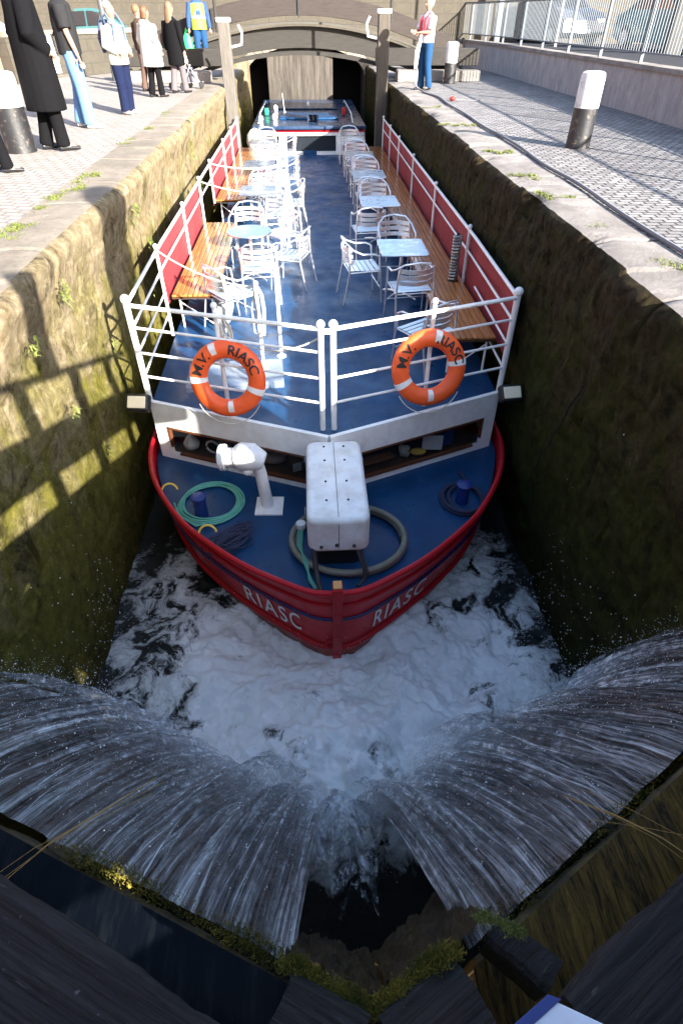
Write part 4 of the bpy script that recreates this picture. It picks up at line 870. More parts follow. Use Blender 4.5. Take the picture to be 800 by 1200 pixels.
pG = person((-3.95, 18.3, 0), -45, 'person in brown trousers half hidden behind the white coat', 1.66, cloth('brownjacket', (.06, .04, .03)), .55, 1, 0, 'long', cloth('brown', (.09, .055, .045)), .95, BLACK, brownh, 'short', stride=.05, group=g)
PZ = .10
pI = person((-2.95, 21.55, .30), 195, 'worker in a yellow high-visibility vest holding a green bag by the far gate', 1.78, cloth('navyjumper', (.03, .06, .16)), .55, 1.0, 0, 'long', cDJ, 1., BLACK, brownh, 'short', ((-.3, .03, .85), (.3, .08, .83)), stride=.06)
attach(pI, MB().tube([(0, 0, 1.46), (0, 0, 1.40), (0, 0, 1.2), (0, 0, .86)], [.12, .215, .205, .215], 16, ry=[.10, .145, .145, .155]), 'vest', paint('hi_vis', (.34, .52, .03), .6))
attach(pI, MB().tube([(0, 0, 1.16), (0, 0, 1.10)], [.216, .216], 16, ry=[.156, .156]), 'reflective_band', paint('refl', (.3, .35, .25), .4))
gb = empty('carrier_bag', (-3.32, 21.45, .42)); tag(gb, 'bright green plastic carrier bag held by the worker in the yellow vest', 'bag')
MB().tube([(0, 0, 0), (0, 0, .25), (0, 0, .55), (0, 0, .66)], [.17, .19, .12, .05], 14, ry=[.07, .09, .06, .03]).build('bag', paint('green_plastic', (.02, .55, .12), .35), gb); MB().tube([(-.04, 0, .64), (0, 0, .78), (.04, 0, .64)], .008, 5).build('handle', paint('green_plastic2', (.02, .5, .12), .35), gb)
pJ = person((3.10, 18.35, 0), 115, 'person in white shirt, red lifejacket and blue jeans holding a rope on the right quay', 1.80, cloth('whiteshirt', (.72, .74, .80)), .50, 1.02, 0, 'short', cDJ, 1.02, BLACK, greyh, 'short', ((-.10, .30, 1.12), (.12, .32, 1.14)), stride=.04)
for s in (-1, 1): attach(pJ, MB().tube([(s*.07, -.10, 1.44), (s*.09, .03, 1.50), (s*.09, .14, 1.38), (s*.085, .155, 1.1)], [.035, .04, .05, .05], 10), 'lifejacket', paint('red_jacket', (.55, .03, .04), .6))
pts = [(2.92, 18.2, 1.10), (2.86, 18.15, .7), (2.84, 18.1, .35), (2.86, 18.0, .1), (2.98, 17.6, .02), (3.12, 16.5, .02), (3.12, 14.75, .02), (3.10, 12.5, .02), (3.13, 10.4, .02), (3.10, 8.5, .02), (3.10, 7, .02), (3.07, 4.8, .02), (3.04, 2.5, .02)]
pp = []
for t in np.linspace(0, len(pts)-1, 160): p = crs(pts, t); pp.append((p[0]+.02*math.sin(t*4), p[1], p[2]))
thing_mesh(MB().tube(pp, .020, 6), 'mooring_line', ROPEG, 'grey line running from the standing man along the right quay', 'rope')
thing_mesh(MB().tube([(2.90, 18.15, 1.12), (2.82, 18.1, .85), (2.80, 18.1, .55), (2.84, 18.12, .52), (2.88, 18.15, .85), (2.93, 18.2, 1.1)], .018, 6).tube([(2.92, 18.15, 1.12), (2.78, 18.05, .8), (2.78, 18.05, .45), (2.82, 18.08, .45), (2.92, 18.2, 1.08)], .018, 6), 'held_rope', ROPE, 'loops of white rope hanging from the hands of the man in the lifejacket', 'rope')
def stroller():
    t = empty('stroller', (-3.10, 18.75, 0), R(-35)); tag(t, 'light folding pushchair with a child in it on the left quay', 'pushchair')
    for s in (-1, 1):
        MB().tube([(s*.2, -.35, 1.0), (s*.2, .0, .5), (s*.2, .38, .09)], .014, 7).tube([(s*.2, .05, .52), (s*.2, -.3, .08)], .014, 7).build('frame', ALU, t)
        for y in (.38, -.32): MB().tube([(s*.2-.015, y, .085), (s*.2+.015, y, .085)], .08, 14).build('wheel', RUBBER, t)
    MB().box((0, .02, .42), (.36, .34, .03)).box((0, -.17, .64), (.36, .03, .46), M=Matrix.Rotation(R(18), 3, 'X')).build('seat', cN, t, bevel=.01); MB().box((0, .42, .14), (.36, .12, .02)).build('footrest', white_shoe, t)
stroller()
person((-3.12, 18.72, .12), -35, 'small dark-haired child in a white top sitting in the pushchair', 1.05, cloth('whitetop', (.6, .6, .58)), .5, 1, 0, 'short', cloth('greyleg', (.12, .12, .15)), 1, white_shoe, brownh, 'short', ((-.15, .3, .95), (.15, .3, .95)), sit=True)

# ------------------------------------------------------------------ quay furniture
CHIP = NM('chipped_black_paint', (.012, .012, .014), .5); CHIP.col(CHIP.mix(CHIP.ramp(CHIP.noise(11, 9, .75), [(.56, 0.), (.61, .8)]), (.012, .012, .014), (.11, .085, .065))); CHIP.bump(CHIP.noise(30, 5), .4, .006); CHIP = CHIP.m
CHIPW = NM('chipped_white_paint', (.6, .6, .6), .65); CHIPW.col(CHIPW.mix(CHIPW.ramp(CHIPW.noise(8, 9, .75), [(.55, 0.), (.63, .7)]), (.55, .55, .55), (.16, .14, .12))); CHIPW.bump(CHIPW.noise(30, 5), .4, .006); CHIPW = CHIPW.m
def bollard(loc, h, r, label, white=.45, tilt=0):
    t = empty('bollard', loc); tag(t, label, 'bollard', 'black and white bollards on the quays')
    P = lambda z: r*(.92 if z > h*.9 else .95+.05*(1-z/h))
    sp = h*(1-white)
    MB().lathe([(r*1.02, 0), (r*1.0, .03), (r*.98, sp)], n=26).build('post', CHIP, t); MB().lathe([(r*.985, sp+.001), (r*.97, h-.06), (r*.90, h-.015), (r*.7, h)], n=26).build('painted_top', CHIPW, t)
bollard((4.02, 9.78, 0), .90, .17, 'black bollard with a white top in the middle of the right cobbles', .46)
bollard((4.13, 20.2, 0), .92, .17, 'black and white bollard right of the man holding the rope', .5)
bollard((-4.10, 9.85, 0), .92, .20, 'wide bollard with a white top behind the black coat', .42)
t = thing_mesh(MB().lathe([(.07, 0), (.065, .8), (.05, .9)], (5.3, 24.3, 0), 14), 'iron_post', BLACK, 'slim black post behind the far right bollard', 'post')
thing_mesh(MB().lathe([(.10, 0), (.08, 1.2), (.075, 4.2)], (-5.55, 21.4, 0), 12), 'lamp_post', paint('dark_grey_metal', (.06, .065, .07), .5), 'tall dark grey pole behind the cream jacket on the left quay', 'pole')
fl = empty('float', (3.36, 15.85, .04)); tag(fl, 'small red float with a thin dark cord lying on the right quay', 'float')
MB().ball((0, 0, 0), .055, 8, (1.3, 1, .8)).build('float', paint('red_plastic', (.35, .02, .015), .4), fl); MB().tube([(.06, 0, -.02), (.25, .03, -.03), (.5, -.06, -.03), (.72, -.02, -.03)], .008, 5).build('cord', ROPEG, fl)
# chain on the right wall
mb = MB(); a, b = Vector((2.30, 4.30, -.92)), Vector((2.30, 4.80, -2.25)); n = 46; ax = (b-a).normalized()
for k in range(n):
    c = a.lerp(b, k/n)+Vector((.012*math.sin(k*.5), 0, 0)); u1 = Vector((1, 0, 0)) if k % 2 else ax.cross(Vector((1, 0, 0))).normalized()
    mb.tube([c+ax*.022*math.cos(q)+u1*.011*math.sin(q) for q in np.linspace(0, 2*math.pi, 11)[:-1]], .0045, 5, True)
thing_mesh(mb, 'wall_chain', paint('rusty_chain', (.022, .018, .014), .6, metal=.5), 'rusty chain hanging down the dark right lock wall', 'chain')
# low rendered wall, its coping and the grey steel railing
wp = [(6.45, -6), (6.5, 12), (6.45, 18), (6.4, 24), (6.1, 27.5), (5.4, 29.5)]
mb = MB(); cp = MB()
for (x0, y0), (x1, y1) in zip(wp[:-1], wp[1:]):
    mb.bar((x0+.14, y0, .33), (x1+.14, y1, .33), .26, .74); cp.bar((x0+.14, y0, .735), (x1+.14, y1, .735), .36, .07)
t = empty('low_wall', (6.5, 12, 0)); tag(t, 'low grey rendered wall along the right cobbles', 'wall')
for m_, n_, q in ((mb, 'wall', RENDER), (cp, 'coping', COP_R)): o = m_.build(n_, q, None, smooth=False); o.parent = t; o.matrix_parent_inverse = Matrix.Translation((-6.5, -12, 0))
def railing(pts, label, zb=.77, zt=1.80):
    t = empty('steel_railing', (pts[0][0], pts[0][1], zb)); tag(t, label, 'railing'); inv = Matrix.Translation((-pts[0][0], -pts[0][1], -zb))
    def p(mb, n, **k): o = mb.build(n, GALV, None, **k); o.parent = t; o.matrix_parent_inverse = inv
    rl, ba = MB(), MB()
    for (x0, y0), (x1, y1) in zip(pts[:-1], pts[1:]):
        L = math.hypot(x1-x0, y1-y0)
        for z, r in ((zt, .028), (zb+.16, .020)): rl.bar((x0, y0, z), (x1, y1, z), r*1.6, r*1.4)
        n = int(L/.115)
        for k in range(n):
            f = k/n; x, y = x0+(x1-x0)*f, y0+(y1-y0)*f; ba.bar((x, y, zb+.16), (x, y, zt), .014, .014, up=(0, 1, 0))
        m = max(1, round(L/1.9))
        for k in range(m): f = k/m; x, y = x0+(x1-x0)*f, y0+(y1-y0)*f; p(MB().bar((x, y, zb-.05), (x, y, zt+.02), .06, .06, up=(0, 1, 0)), 'post')
    p(rl, 'rail'); p(ba, 'bars')
railing([(6.62, 3.0), (6.64, 12), (6.60, 18), (6.55, 24), (6.25, 27.5), (5.5, 29.5)], 'grey steel railing with thin upright bars on top of the low right wall')
# grass in the joints
def tufts(name, pts, n, h, spread, mat, label, cat, lean=.5, w=.006):
    mb = MB()
    for (x, y, z) in pts:
        for k in range(n):
            a = random.uniform(0, 6.28); q = random.gauss(0, spread); q2 = random.gauss(0, spread*1.8)
            hh = h*random.uniform(.4, 1.2); mb.blade((x+q2*.5, y+q, z), (math.cos(a)*hh*lean, math.sin(a)*hh*lean, hh), w*random.uniform(.6, 1.4))
    o = mb.build(name, mat, None, smooth=False); tag(o, label, cat, kind='stuff'); return o
gp = [(2.72, 14.6, 0), (2.6, 14.5, 0), (2.8, 14.7, 0), (2.7, 12.1, 0), (2.9, 12.0, 0), (2.55, 12.2, 0), (2.62, 9.5, 0), (2.75, 9.4, 0), (2.9, 9.45, 0), (2.60, 7.9, 0), (2.8, 7.8, 0), (2.62, 6.75, 0), (2.75, 6.7, 0), (2.58, 6.9, 0), (2.86, 4.45, 0), (2.78, 4.5, 0), (2.68, 5.6, 0)]
tufts('grass_tufts', [(x+random.gauss(0, .05), y+random.gauss(0, .06), z) for x, y, z in gp for _ in range(3)], 45, .022, .035, GRASS, 'short green grass growing between the coping stones of the right quay', 'grass', 1.2)
gp = [(-2.66, 5.55, 0), (-2.72, 5.7, 0), (-2.78, 5.9, 0), (-2.62, 6.0, 0), (-2.74, 6.6, 0), (-2.78, 6.8, 0), (-2.70, 7.2, 0), (-2.6, 7.6, 0), (-2.72, 8.0, 0), (-2.66, 8.1, 0), (-2.78, 10.4, 0), (-2.74, 12.0, 0), (-2.8, 14, 0)]
tufts('grass_tufts', [(x+random.gauss(0, .03), y+random.gauss(0, .12), z) for x, y, z in gp for _ in range(3)], 45, .022, .04, GRASS, 'short green grass along the inner edge of the left coping', 'grass', 1.2)
wpts = [(WL+.03, random.uniform(3, 14), -.3-random.random()**1.5*1.9) for _ in range(26)]
mb = MB()
for (x, y, z) in wpts:
    for k in range(34):
        a = random.uniform(-1.4, 1.4); r = random.uniform(.02, .07); mb.blade((x, y+random.gauss(0, .05), z+random.gauss(0, .04)), (math.cos(a)*r*.7, math.sin(a)*r, -random.random()*r), .008)
tag(mb.build('wall_plants', GRASS, None, smooth=False), 'small green plants sprouting from the left lock wall', 'plants', kind='stuff')

# ------------------------------------------------------------------ left background: planter, bush, stone wall
t = empty('brick_planter', (-9.1, 18.6, 0)); tag(t, 'low red brick wall behind the black coat at the left edge', 'wall')
MB().box((0, 0, .42), (1.6, 3.6, .84)).build('wall', BRICK, t, smooth=False); MB().box((0, 0, .87), (1.7, 3.7, .06)).build('coping', COP_L, t, bevel=.01)
mb = MB()
for k in range(5200):
    u_, v_ = random.uniform(-1, 1), random.uniform(0, 6.28); r = .35+.65*random.random()**.4; q = math.sqrt(1-u_*u_)
    x, y, z = q*math.cos(v_)*r*.85, q*math.sin(v_)*r*1.8, u_*r*.62
    c = Vector((x, y, z+.6+.12*math.sin(y*5))); mb.blade(c, (random.gauss(0, .05), random.gauss(0, .05), random.gauss(.02, .05)), .022)
sh = empty('shrub', (-9.1, 18.6, .85)); tag(sh, 'bright yellow-green clipped shrub above the brick wall at the left edge', 'shrub')
mb.build('foliage', paint('leaf', (.13, .22, .02), .6, .6, 9, dcol=(.05, .10, .012)), sh, smooth=False)
for k in range(4): MB().tube([(random.uniform(-.2, .2), random.uniform(-.8, .8), 0), (random.uniform(-.3, .3), random.uniform(-.8, .8), .7)], [.03, .012], 7).build('stem', paint('bark', (.10, .07, .05), .9), sh)
def wall_run(name, pts, z0, h, th, mat, cop, label):
    t = empty(name, (pts[0][0], pts[0][1], z0)); tag(t, label, 'wall'); inv = Matrix.Translation((-pts[0][0], -pts[0][1], -z0))
    a, b = MB(), MB()
    for p, q in zip(pts[:-1], pts[1:]): a.bar((*p, z0+h/2), (*q, z0+h/2), th, h); b.bar((*p, z0+h+.06), (*q, z0+h+.06), th+.08, .12)
    for m_, n_, k in ((a, 'wall', mat), (b, 'coping', cop)): o = m_.build(n_, k, None, smooth=False); o.parent = t; o.matrix_parent_inverse = inv
wall_run('stone_wall', [(-8.2, 20.5), (-7.1, 23.5), (-5.9, 26), (-5.6, 28)], 0, 1.02, .35, BSTONE, COP_L, 'low pale stone wall behind the people on the left quay')
thing_mesh(rbox(-7.9, -6.9, 21.0, 23.0, 0, .10, .05), 'stone_step', COP_L, 'flat kerb step in front of the left stone wall', 'step')
# ------------------------------------------------------------------ cars
def car(loc, rz, body_mat, label):
    t = empty('parked_car', loc, R(rz)); tag(t, label, 'car', 'cars parked beyond the quays')
    prof = [(-2.05, .35), (-2.08, .62), (-1.95, .86), (-1.55, .93), (-.95, 1.36), (-.4, 1.46), (.45, 1.43), (1.0, 1.05), (1.75, .90), (2.05, .70), (2.10, .38), (1.7, .22), (-1.7, .22)]
    m = MB()
    secs = []
    for x, tpr in ((-.82, .90), (-.80, .97), (-.62, 1.0), (0, 1.015), (.62, 1.0), (.80, .97), (.82, .90)):
        secs.append([(y*(.98 if abs(x) > .81 else 1), z if z < .95 else .93+(z-.93)*1.0, x*(1 if z < .95 else .80)) for y, z in prof])
    n = len(prof)
    for sct in secs: m.v += [(a[2], a[0], a[1]) for a in sct]
    for i in range(len(secs)-1):
        for k in range(n): m.f.append((i*n+k, i*n+(k+1) % n, (i+1)*n+(k+1) % n, (i+1)*n+k))
    m.f += [tuple(range(n-1, -1, -1)), tuple((len(secs)-1)*n+k for k in range(n))]
    m.build('body', body_mat, t, bevel=.02, angle=50)
    for s in (-1, 1):
        q = MB(); X = s*.672
        for pl_ in ([(-1.32, .97), (-.90, 1.31), (-.40, 1.38), (-.22, 1.38), (-.22, .97)], [(-.15, .97), (-.15, 1.38), (.40, 1.36), (.88, 1.05), (.93, .97)]):
            vs = [(X+(s*.13)*(1.42-z)/.45*.6+s*.012, y, z) for y, z in pl_]; q.add(vs, [tuple(range(len(vs)))])
        q.build('side_window', GLASSO, t, smooth=False)
        for y in (-1.28, 1.32):
            w_ = MB().tube([(s*.66, y, .31), (s*.835, y, .31)], .31, 22).build('wheel', RUBBER, t); MB().tube([(s*.80, y, .31), (s*.845, y, .31)], .19, 16).build('rim', ALU, w_)
        MB().box((s*.58, 2.03, .68), (.30, .10, .14)).build('headlight', LAMP, t, bevel=.03); MB().box((s*.62, -2.03, .76), (.22, .08, .16)).build('tail_light', paint('tail_red', (.5, .02, .02), .3), t, bevel=.02)
    MB().add([(-.60, -1.52, .95), (.60, -1.52, .95), (.54, -.98, 1.355), (-.54, -.98, 1.355)], [(0, 1, 2, 3)]).build('rear_window', GLASSO, t, smooth=False)
    MB().add([(-.60, 1.03, 1.06), (.60, 1.03, 1.06), (.54, .50, 1.42), (-.54, .50, 1.42)], [(0, 1, 2, 3)]).build('windscreen', GLASSO, t, smooth=False)
    MB().box((0, 2.10, .42), (.5, .02, .11)).build('number_plate', WHITE, t)
cgrey = paint('car_silver', (.12, .13, .15), .25, .1, metal=.5); cteal = paint('car_teal', (.02, .14, .15), .25, .1); cwhite = paint('car_white', (.4, .41, .42), .25, .1); cbl = paint('car_blue', (.05, .10, .22), .25, .1)
car((9.2, 27.0, .63), 190, cgrey, 'silver-grey car parked beyond the right railing, farther of the two')
car((10.8, 21.2, .63), 185, cteal, 'teal car beyond the right railing near the dark pillar')
car((12.2, 17.4, .63), 190, cbl, 'dark blue car beyond the right railing at the photo\'s right edge')
car((-10.5, 22.3, .35), 70, cwhite, 'white car behind the low stone wall between the two nearest people')
car((-7.9, 28.6, .2), 80, paint('car_teal_pale', (.04, .12, .13), .3), 'pale teal car behind the stone wall on the left')
# people and pillars on the far road
for (x, y), c, lab in (((6.75, 31.5), (.75, .55, .05), 'distant cyclist in a yellow top beyond the right railing'), ((7.9, 31.5), (.80, .42, .05), 'distant cyclist in an orange-yellow top beyond the right railing'), ((9.2, 30.2), (.45, .30, .25), 'distant walker in a dull pink top beyond the right railing')):
    person((x, y, .31 if y > 60 else .63), 160, lab, 1.7, paint('far_top', c, .8), .55, 1., 0, 'long', cB, 1., BLACK, brownh, 'short', stride=.12, group='people on the far road')
for x, y, wd, mt, lab in ((9.6, 18.7, .45, BLACK, 'wide dark pillar beyond the right railing'), (13.0, 21.5, .9, paint('cream_render', (.38, .34, .24), .8), 'cream rendered pier beyond the right railing'), (8.05, 23.2, .10, paint('pale_pole', (.25, .25, .26), .5), 'pale grey pole beyond the right railing'), (7.2, 27.3, .22, paint('grey_pier', (.12, .13, .15), .7), 'grey post standing just behind the far end of the railing')):
    thing_mesh(rbox(x-wd/2, x+wd/2, y-wd*.3, y+wd*.3, .62, 5., min(.04, wd/3)), 'pillar', mt, lab, 'pillar')

# ------------------------------------------------------------------ lower gate footbridge and the stone road bridge
def arch_band(xc, w_, ztop, k, th, y0, y1, n=40):
    m = MB(); xs = np.linspace(xc-w_, xc+w_, n)
    for i, x in enumerate(xs):
        zt = ztop-k*(x-xc)**2; m.v += [(x, y0, zt-th), (x, y0, zt), (x, y1, zt), (x, y1, zt-th)]
    for i in range(n-1):
        for a in range(4): m.f.append((i*4+a, i*4+(a+1) % 4, i*4+4+(a+1) % 4, i*4+4+a))
    m.f += [(3, 2, 1, 0), tuple((n-1)*4+a for a in range(4))]; return m
fbr = empty('footbridge', (-.1, 22, .3)); tag(fbr, 'arched timber footbridge over the lower lock gates, above the wheelhouse', 'footbridge')
inv = Matrix.Translation((.1, -22, -.3))
def fp(mb, n, mat, **k): o = mb.build(n, mat, None, **k); o.parent = fbr; o.matrix_parent_inverse = inv
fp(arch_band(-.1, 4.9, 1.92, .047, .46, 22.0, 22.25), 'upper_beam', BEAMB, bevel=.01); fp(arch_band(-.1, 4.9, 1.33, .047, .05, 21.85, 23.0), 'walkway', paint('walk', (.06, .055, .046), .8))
fp(arch_band(-.1, 4.7, 1.22, .047, .50, 22.12, 22.5), 'lower_beam', BEAMD, bevel=.01); fp(arch_band(-.1, 4.6, .66, .05, .10, 21.95, 22.4), 'bottom_trim', BEAMD)
fp(MB().box((-.1, 21.98, 1.66), (.05, .05, .5)).box((-2.6, 21.98, 1.35), (.06, .05, .5)).box((2.4, 21.98, 1.35), (.06, .05, .5)), 'iron_strap', BLACK)
for x, mt, zt, lab in ((-2.06, POSTW, 1.33, 'weathered pale gate post with a white cap at the left end of the lower gates'), (2.14, POSTD, 1.5, 'dark gate post with a white cap at the right end of the lower gates')):
    t = empty('gate_post', (x, 19.7, -3.4)); tag(t, lab, 'post'); MB().box((0, 0, (zt+3.4)/2), (.30, .30, zt+3.4)).build('post', mt, t, bevel=.02)
    MB().box((0, 0, zt+3.4+.05), (.36, .34, .10)).build('cap', WHITE, t, bevel=.02)
    s = 1 if x < 0 else -1; MB().tube([(s*.16, -.05, zt+2.9), (s*.42, -.05, zt+2.95), (s*.46, -.05, zt+3.2), (s*.38, -.05, zt+3.35)], .03, 8).build('hook', WHITE, t)
    MB().tube([(s*.13-.3*s, -.1, zt+3.2), (s*.13-.3*s, -.1, zt+4.4)], .04, 8).build('rod', BEAMD, t)
for s, lab in ((-1, 'dark balance beam of the lower gate beside the worker'), (1, 'dark balance beam of the lower gate right of the arch')):
    t = empty('balance_beam', (s*3.6, 21.2, 0)); tag(t, lab, 'gate beam'); MB().box((0, 0, .55), (3.0, .38, .40), -s*.06).build('beam', BEAMD, t, bevel=.02); MB().box((s*.3, -.3, .13), (2.4, .6, .26)).build('plinth', COP_R, t, bevel=.02)
# road bridge
def road_bridge():
    t = empty('road_bridge', (0, 28, -3.4)); tag(t, 'stone arched road bridge spanning the lock tail behind the footbridge', 'bridge')
    xc, hw_, zs, zc = .05, 2.28, -.30, .58; n = 24
    arc = [(xc+hw_*math.cos(a), zs+(zc-zs)*math.sin(a)) for a in np.linspace(0, math.pi, n)]
    m = MB(); W = 14; T = 2.1
    for y in (28.0, 34.):
        b = len(m.v); m.v += [(x, y, z) for x, z in arc]+[(x, y, T) for x, z in arc]
        for k in range(n-1): f = (b+k, b+k+1, b+n+k+1, b+n+k); m.f.append(f if y > 30 else f[::-1])
    for k in range(n-1): m.f.append((k, k+1, 2*n+k+1, 2*n+k))
    for k in range(n-1): m.f.append((n+k, n+k+1, 3*n+k+1, 3*n+k))
    for s in (-1, 1): m.box((xc+s*(hw_+(W-hw_)/2), 31, (T-4.4)/2-.0), (W-hw_, 6, T+4.4))
    o = m.build('masonry', BSTONE, None, smooth=False)
    vs = MB()
    for k in range(n-1):
        a0, a1 = math.pi*k/(n-1)+.006, math.pi*(k+1)/(n-1)-.006
        q = [(xc+(hw_+d)*math.cos(a), 27.97, zs+(zc-zs+d)*math.sin(a)) for d in (0, .32) for a in (a0, a1)]
        vs.add([q[0], q[1], q[3], q[2]]+[(p[0], 28.01, p[2]) for p in (q[0], q[1], q[3], q[2])], [(0, 1, 2, 3), (0, 4, 5, 1), (1, 5, 6, 2), (2, 6, 7, 3), (3, 7, 4, 0)])
    v = vs.build('voussoirs', COP_L, None, smooth=False)
    c = MB().box((0, 28, T+.08), (28, .5, .16)).build('parapet_coping', COP_L, None, bevel=.02)
    for q in (o, v, c): q.parent = t; q.matrix_parent_inverse = Matrix.Translation((0, -28, 3.4))
    return t
road_bridge()
thing_mesh(MB().box((.05, 29.7, -1.6), (4.6, .2, 4.6)), 'arch_shade_sheet', paint('arch_shade_black', (.012, .011, .010), .95, spec=.1), 'added black sheet standing for the shade in the bridge arch, on both sides of the pale panel', 'wall')  # black sheet added for the shade under the arch
thing_mesh(MB().box((-.15, 28.5, -1.6), (2.55, .2, 4.6)), 'stained_panel', BACKW, 'pale water-stained panel standing in the bridge arch behind the wheelhouse', 'panel')
thing_mesh(MB().box((-2.35, 27.2, -1.9), (.5, 1.6, 4.3)), 'stone_pier', WALL_L, 'sunlit stone pier at the left foot of the bridge arch', 'pier', bevel=.04)
# far houses
def house(x, y, w_, d, h, mat, rz, label, nwx, nfl):
    t = empty('town_house', (x, y, .6), rz); tag(t, label, 'house')
    MB().box((0, 0, h/2), (w_, d, h)).build('wall', mat, t, smooth=False)
    rf = MB(); rf.add([(-w_/2-.2, -d/2-.2, h), (w_/2+.2, -d/2-.2, h), (w_/2+.2, d/2+.2, h), (-w_/2-.2, d/2+.2, h), (-w_/2-.2, 0, h+2), (w_/2+.2, 0, h+2)], [(0, 1, 5, 4), (2, 3, 4, 5), (0, 4, 3), (1, 2, 5), (3, 2, 1, 0)]).build('roof', paint('slate', (.06, .06, .07), .7), t, smooth=False)
    for f in range(nfl):
        for k in range(nwx):
            if f == 0 and k == 1: MB().box((-w_/2+w_*(k+.5)/nwx, -d/2-.02, 1.05), (1, .08, 2.1)).build('door', cteal, t); continue
            w1 = MB().box((-w_/2+w_*(k+.5)/nwx, -d/2-.01, 1.6+f*2.9), (1.1, .06, 1.5)).build('window', WHITE, t); MB().box((-w_/2+w_*(k+.5)/nwx, -d/2-.045, 1.6+f*2.9), (.95, .02, 1.35)).build('pane', GLASSO, w1)
house(28, 34, 26, 8, 7, paint('cream_house', (.20, .185, .15), .85), R(-90), 'cream terrace beyond the road on the right', 8, 2)
house(12, 62, 22, 8, 8, paint('grey_house', (.10, .10, .11), .85), 0, 'grey terrace facing the canal far behind the bridge', 7, 2)
house(-20, 48, 24, 8, 8, BRICK, R(15), 'red brick terrace far behind the left stone wall', 7, 2)

house(-22, 8, 44, 8, 9, BRICK, R(90), 'long red brick terrace added outside the picture, left of the canal, to block sky', 12, 3)  # unseen terrace added to cut sky light from the left
house(-8, -22, 26, 8, 9, paint('grey_render', (.2, .2, .19), .85), R(180), 'unseen grey rendered terrace added behind the viewpoint to block sky', 8, 3)  # unseen terrace added to cut sky light from behind
# ------------------------------------------------------------------ upper gates: timbers, moss, weed, board
def timber(a, b, wd, h, mat, name, label, cat='timber', seed=0, group=None, amp=.008):
    a, b = Vector(a), Vector(b); d = (b-a); L = d.length; d.normalize(); sx = Vector((d.y, -d.x, 0)); n = max(30, int(L/.012)); per = []
    hw_, hh = wd/2, h/2; c = .012
    ring = []
    for (p0, p1, m) in (((-hw_+c, hh), (hw_-c, hh), 26), ((hw_-c, hh), (hw_, hh-c), 3), ((hw_, hh-c), (hw_, -hh), 10), ((hw_, -hh), (-hw_, -hh), 3), ((-hw_, -hh), (-hw_, hh-c), 10), ((-hw_, hh-c), (-hw_+c, hh), 3)):
        for k in range(m): f = k/m; ring.append((p0[0]+(p1[0]-p0[0])*f, p0[1]+(p1[1]-p0[1])*f))
    rg = np.array(ring); t = np.linspace(0, L, n); Tg = t[:, None]+0*rg[None, :, 0]; U = rg[None, :, 0]+0*Tg; W = rg[None, :, 1]+0*Tg
    g = fbm(U*22+seed, W*22, Tg*1.3, 5, 3+seed); cr = np.clip(.16-np.abs(fbm(U*11+seed, W*8, Tg*.8, 3, 31+seed)), 0, 1)*4
    s = 1+0*U; edge = fbm(Tg*5, U*3, W*3, 5, 9+seed)
    Wn = W+g*amp-cr*.012*(W > hh-.02)+(W > 0)*edge*.006; Un = U+np.sign(U)*(np.abs(U) > hw_-.02)*(edge*.014+fbm(Tg*14, W*12, 0, 3, 5)*.007)
    Tn = Tg.copy(); Tn[0] += fbm(U[0]*14, W[0]*9, 0, 4, 4)*.012; Tn[-1] += fbm(U[0]*14, W[0]*9, 3, 4, 4)*.015
    P = np.array(a)[None, None]+Tn[..., None]*np.array(d)+Un[..., None]*np.array(sx)+Wn[..., None]*np.array([0, 0, 1.])
    m = MB(); k = len(ring); m.v = list(map(tuple, P.reshape(-1, 3).tolist()))
    for i in range(n-1):
        for j in range(k): m.f.append((i*k+j, i*k+(j+1) % k, (i+1)*k+(j+1) % k, (i+1)*k+j))
    m.f += [tuple(range(k-1, -1, -1)), tuple((n-1)*k+j for j in range(k))]
    o = m.build(name, mat, None, angle=60)
    if label: tag(o, label, cat, group)
    return o
# walkway boards of both gate leaves (their far edges measured off the water)
dl = Vector((-.877, .48, 0)); nl_ = Vector((-.48, -.877, 0)); a0 = Vector((-.10, .12, -.03))+nl_*.20
timber(a0, a0+dl*2.7, .40, .09, TIM_L, 'walkway_board', 'broad weathered grey board crossing the bottom left corner', seed=3)
dr = Vector((.88, .475, 0)); nr = Vector((.475, -.88, 0)); a1 = Vector((.455, .205, -.03))+nr*.25
timber(a1, a1+dr*2.6, .50, .10, TIM_R, 'walkway_board', 'broad weathered grey board crossing the bottom right corner', seed=8)
n1 = Vector((-.45, -.89, 0))
timber(Vector((.085, .212, -.265))+n1*.125, Vector((-.10, .302, -.265))+n1*.125, .25, .13, TIM_L, 'mitre_block', 'dark cracked timber block left of the mossy notch at the bottom middle', seed=5, amp=.006)
timber(Vector((.095, .212, -.265))+nr*.11, Vector((.285, .314, -.265))+nr*.11, .22, .13, TIM_R, 'mitre_block', 'pale-streaked dark timber block right of the mossy notch', seed=12, amp=.006)
timber((.415, .385, -.35), (.535, .275, -.33), .075, .12, TIM_M, 'wedge_block', 'small mossy wooden block between the mitre block and the brown apron', seed=15)
bd = empty('painted_board', (.47, .12, .03)); tag(bd, 'white board with a dark blue edge at the bottom of the picture', 'board')
def flat(poly, z0, z1, n, mat, par): o = MB().prism(poly, z0, z1).build(n, mat, None, smooth=False, bevel=.003); o.parent = par; o.matrix_parent_inverse = Matrix.Translation(-par.location); return o
flat([(.418, .196), (.330, .152), (.30, .05), (.52, .05), (.56, .13)], .012, .026, 'board', paint('board_white', (.62, .66, .74), .4, .5, 8), bd)
flat([(.422, .199), (.330, .152), (.345, .138), (.447, .190)], .026, .029, 'blue_stripe', paint('board_blue', (.015, .03, .16), .4), bd)
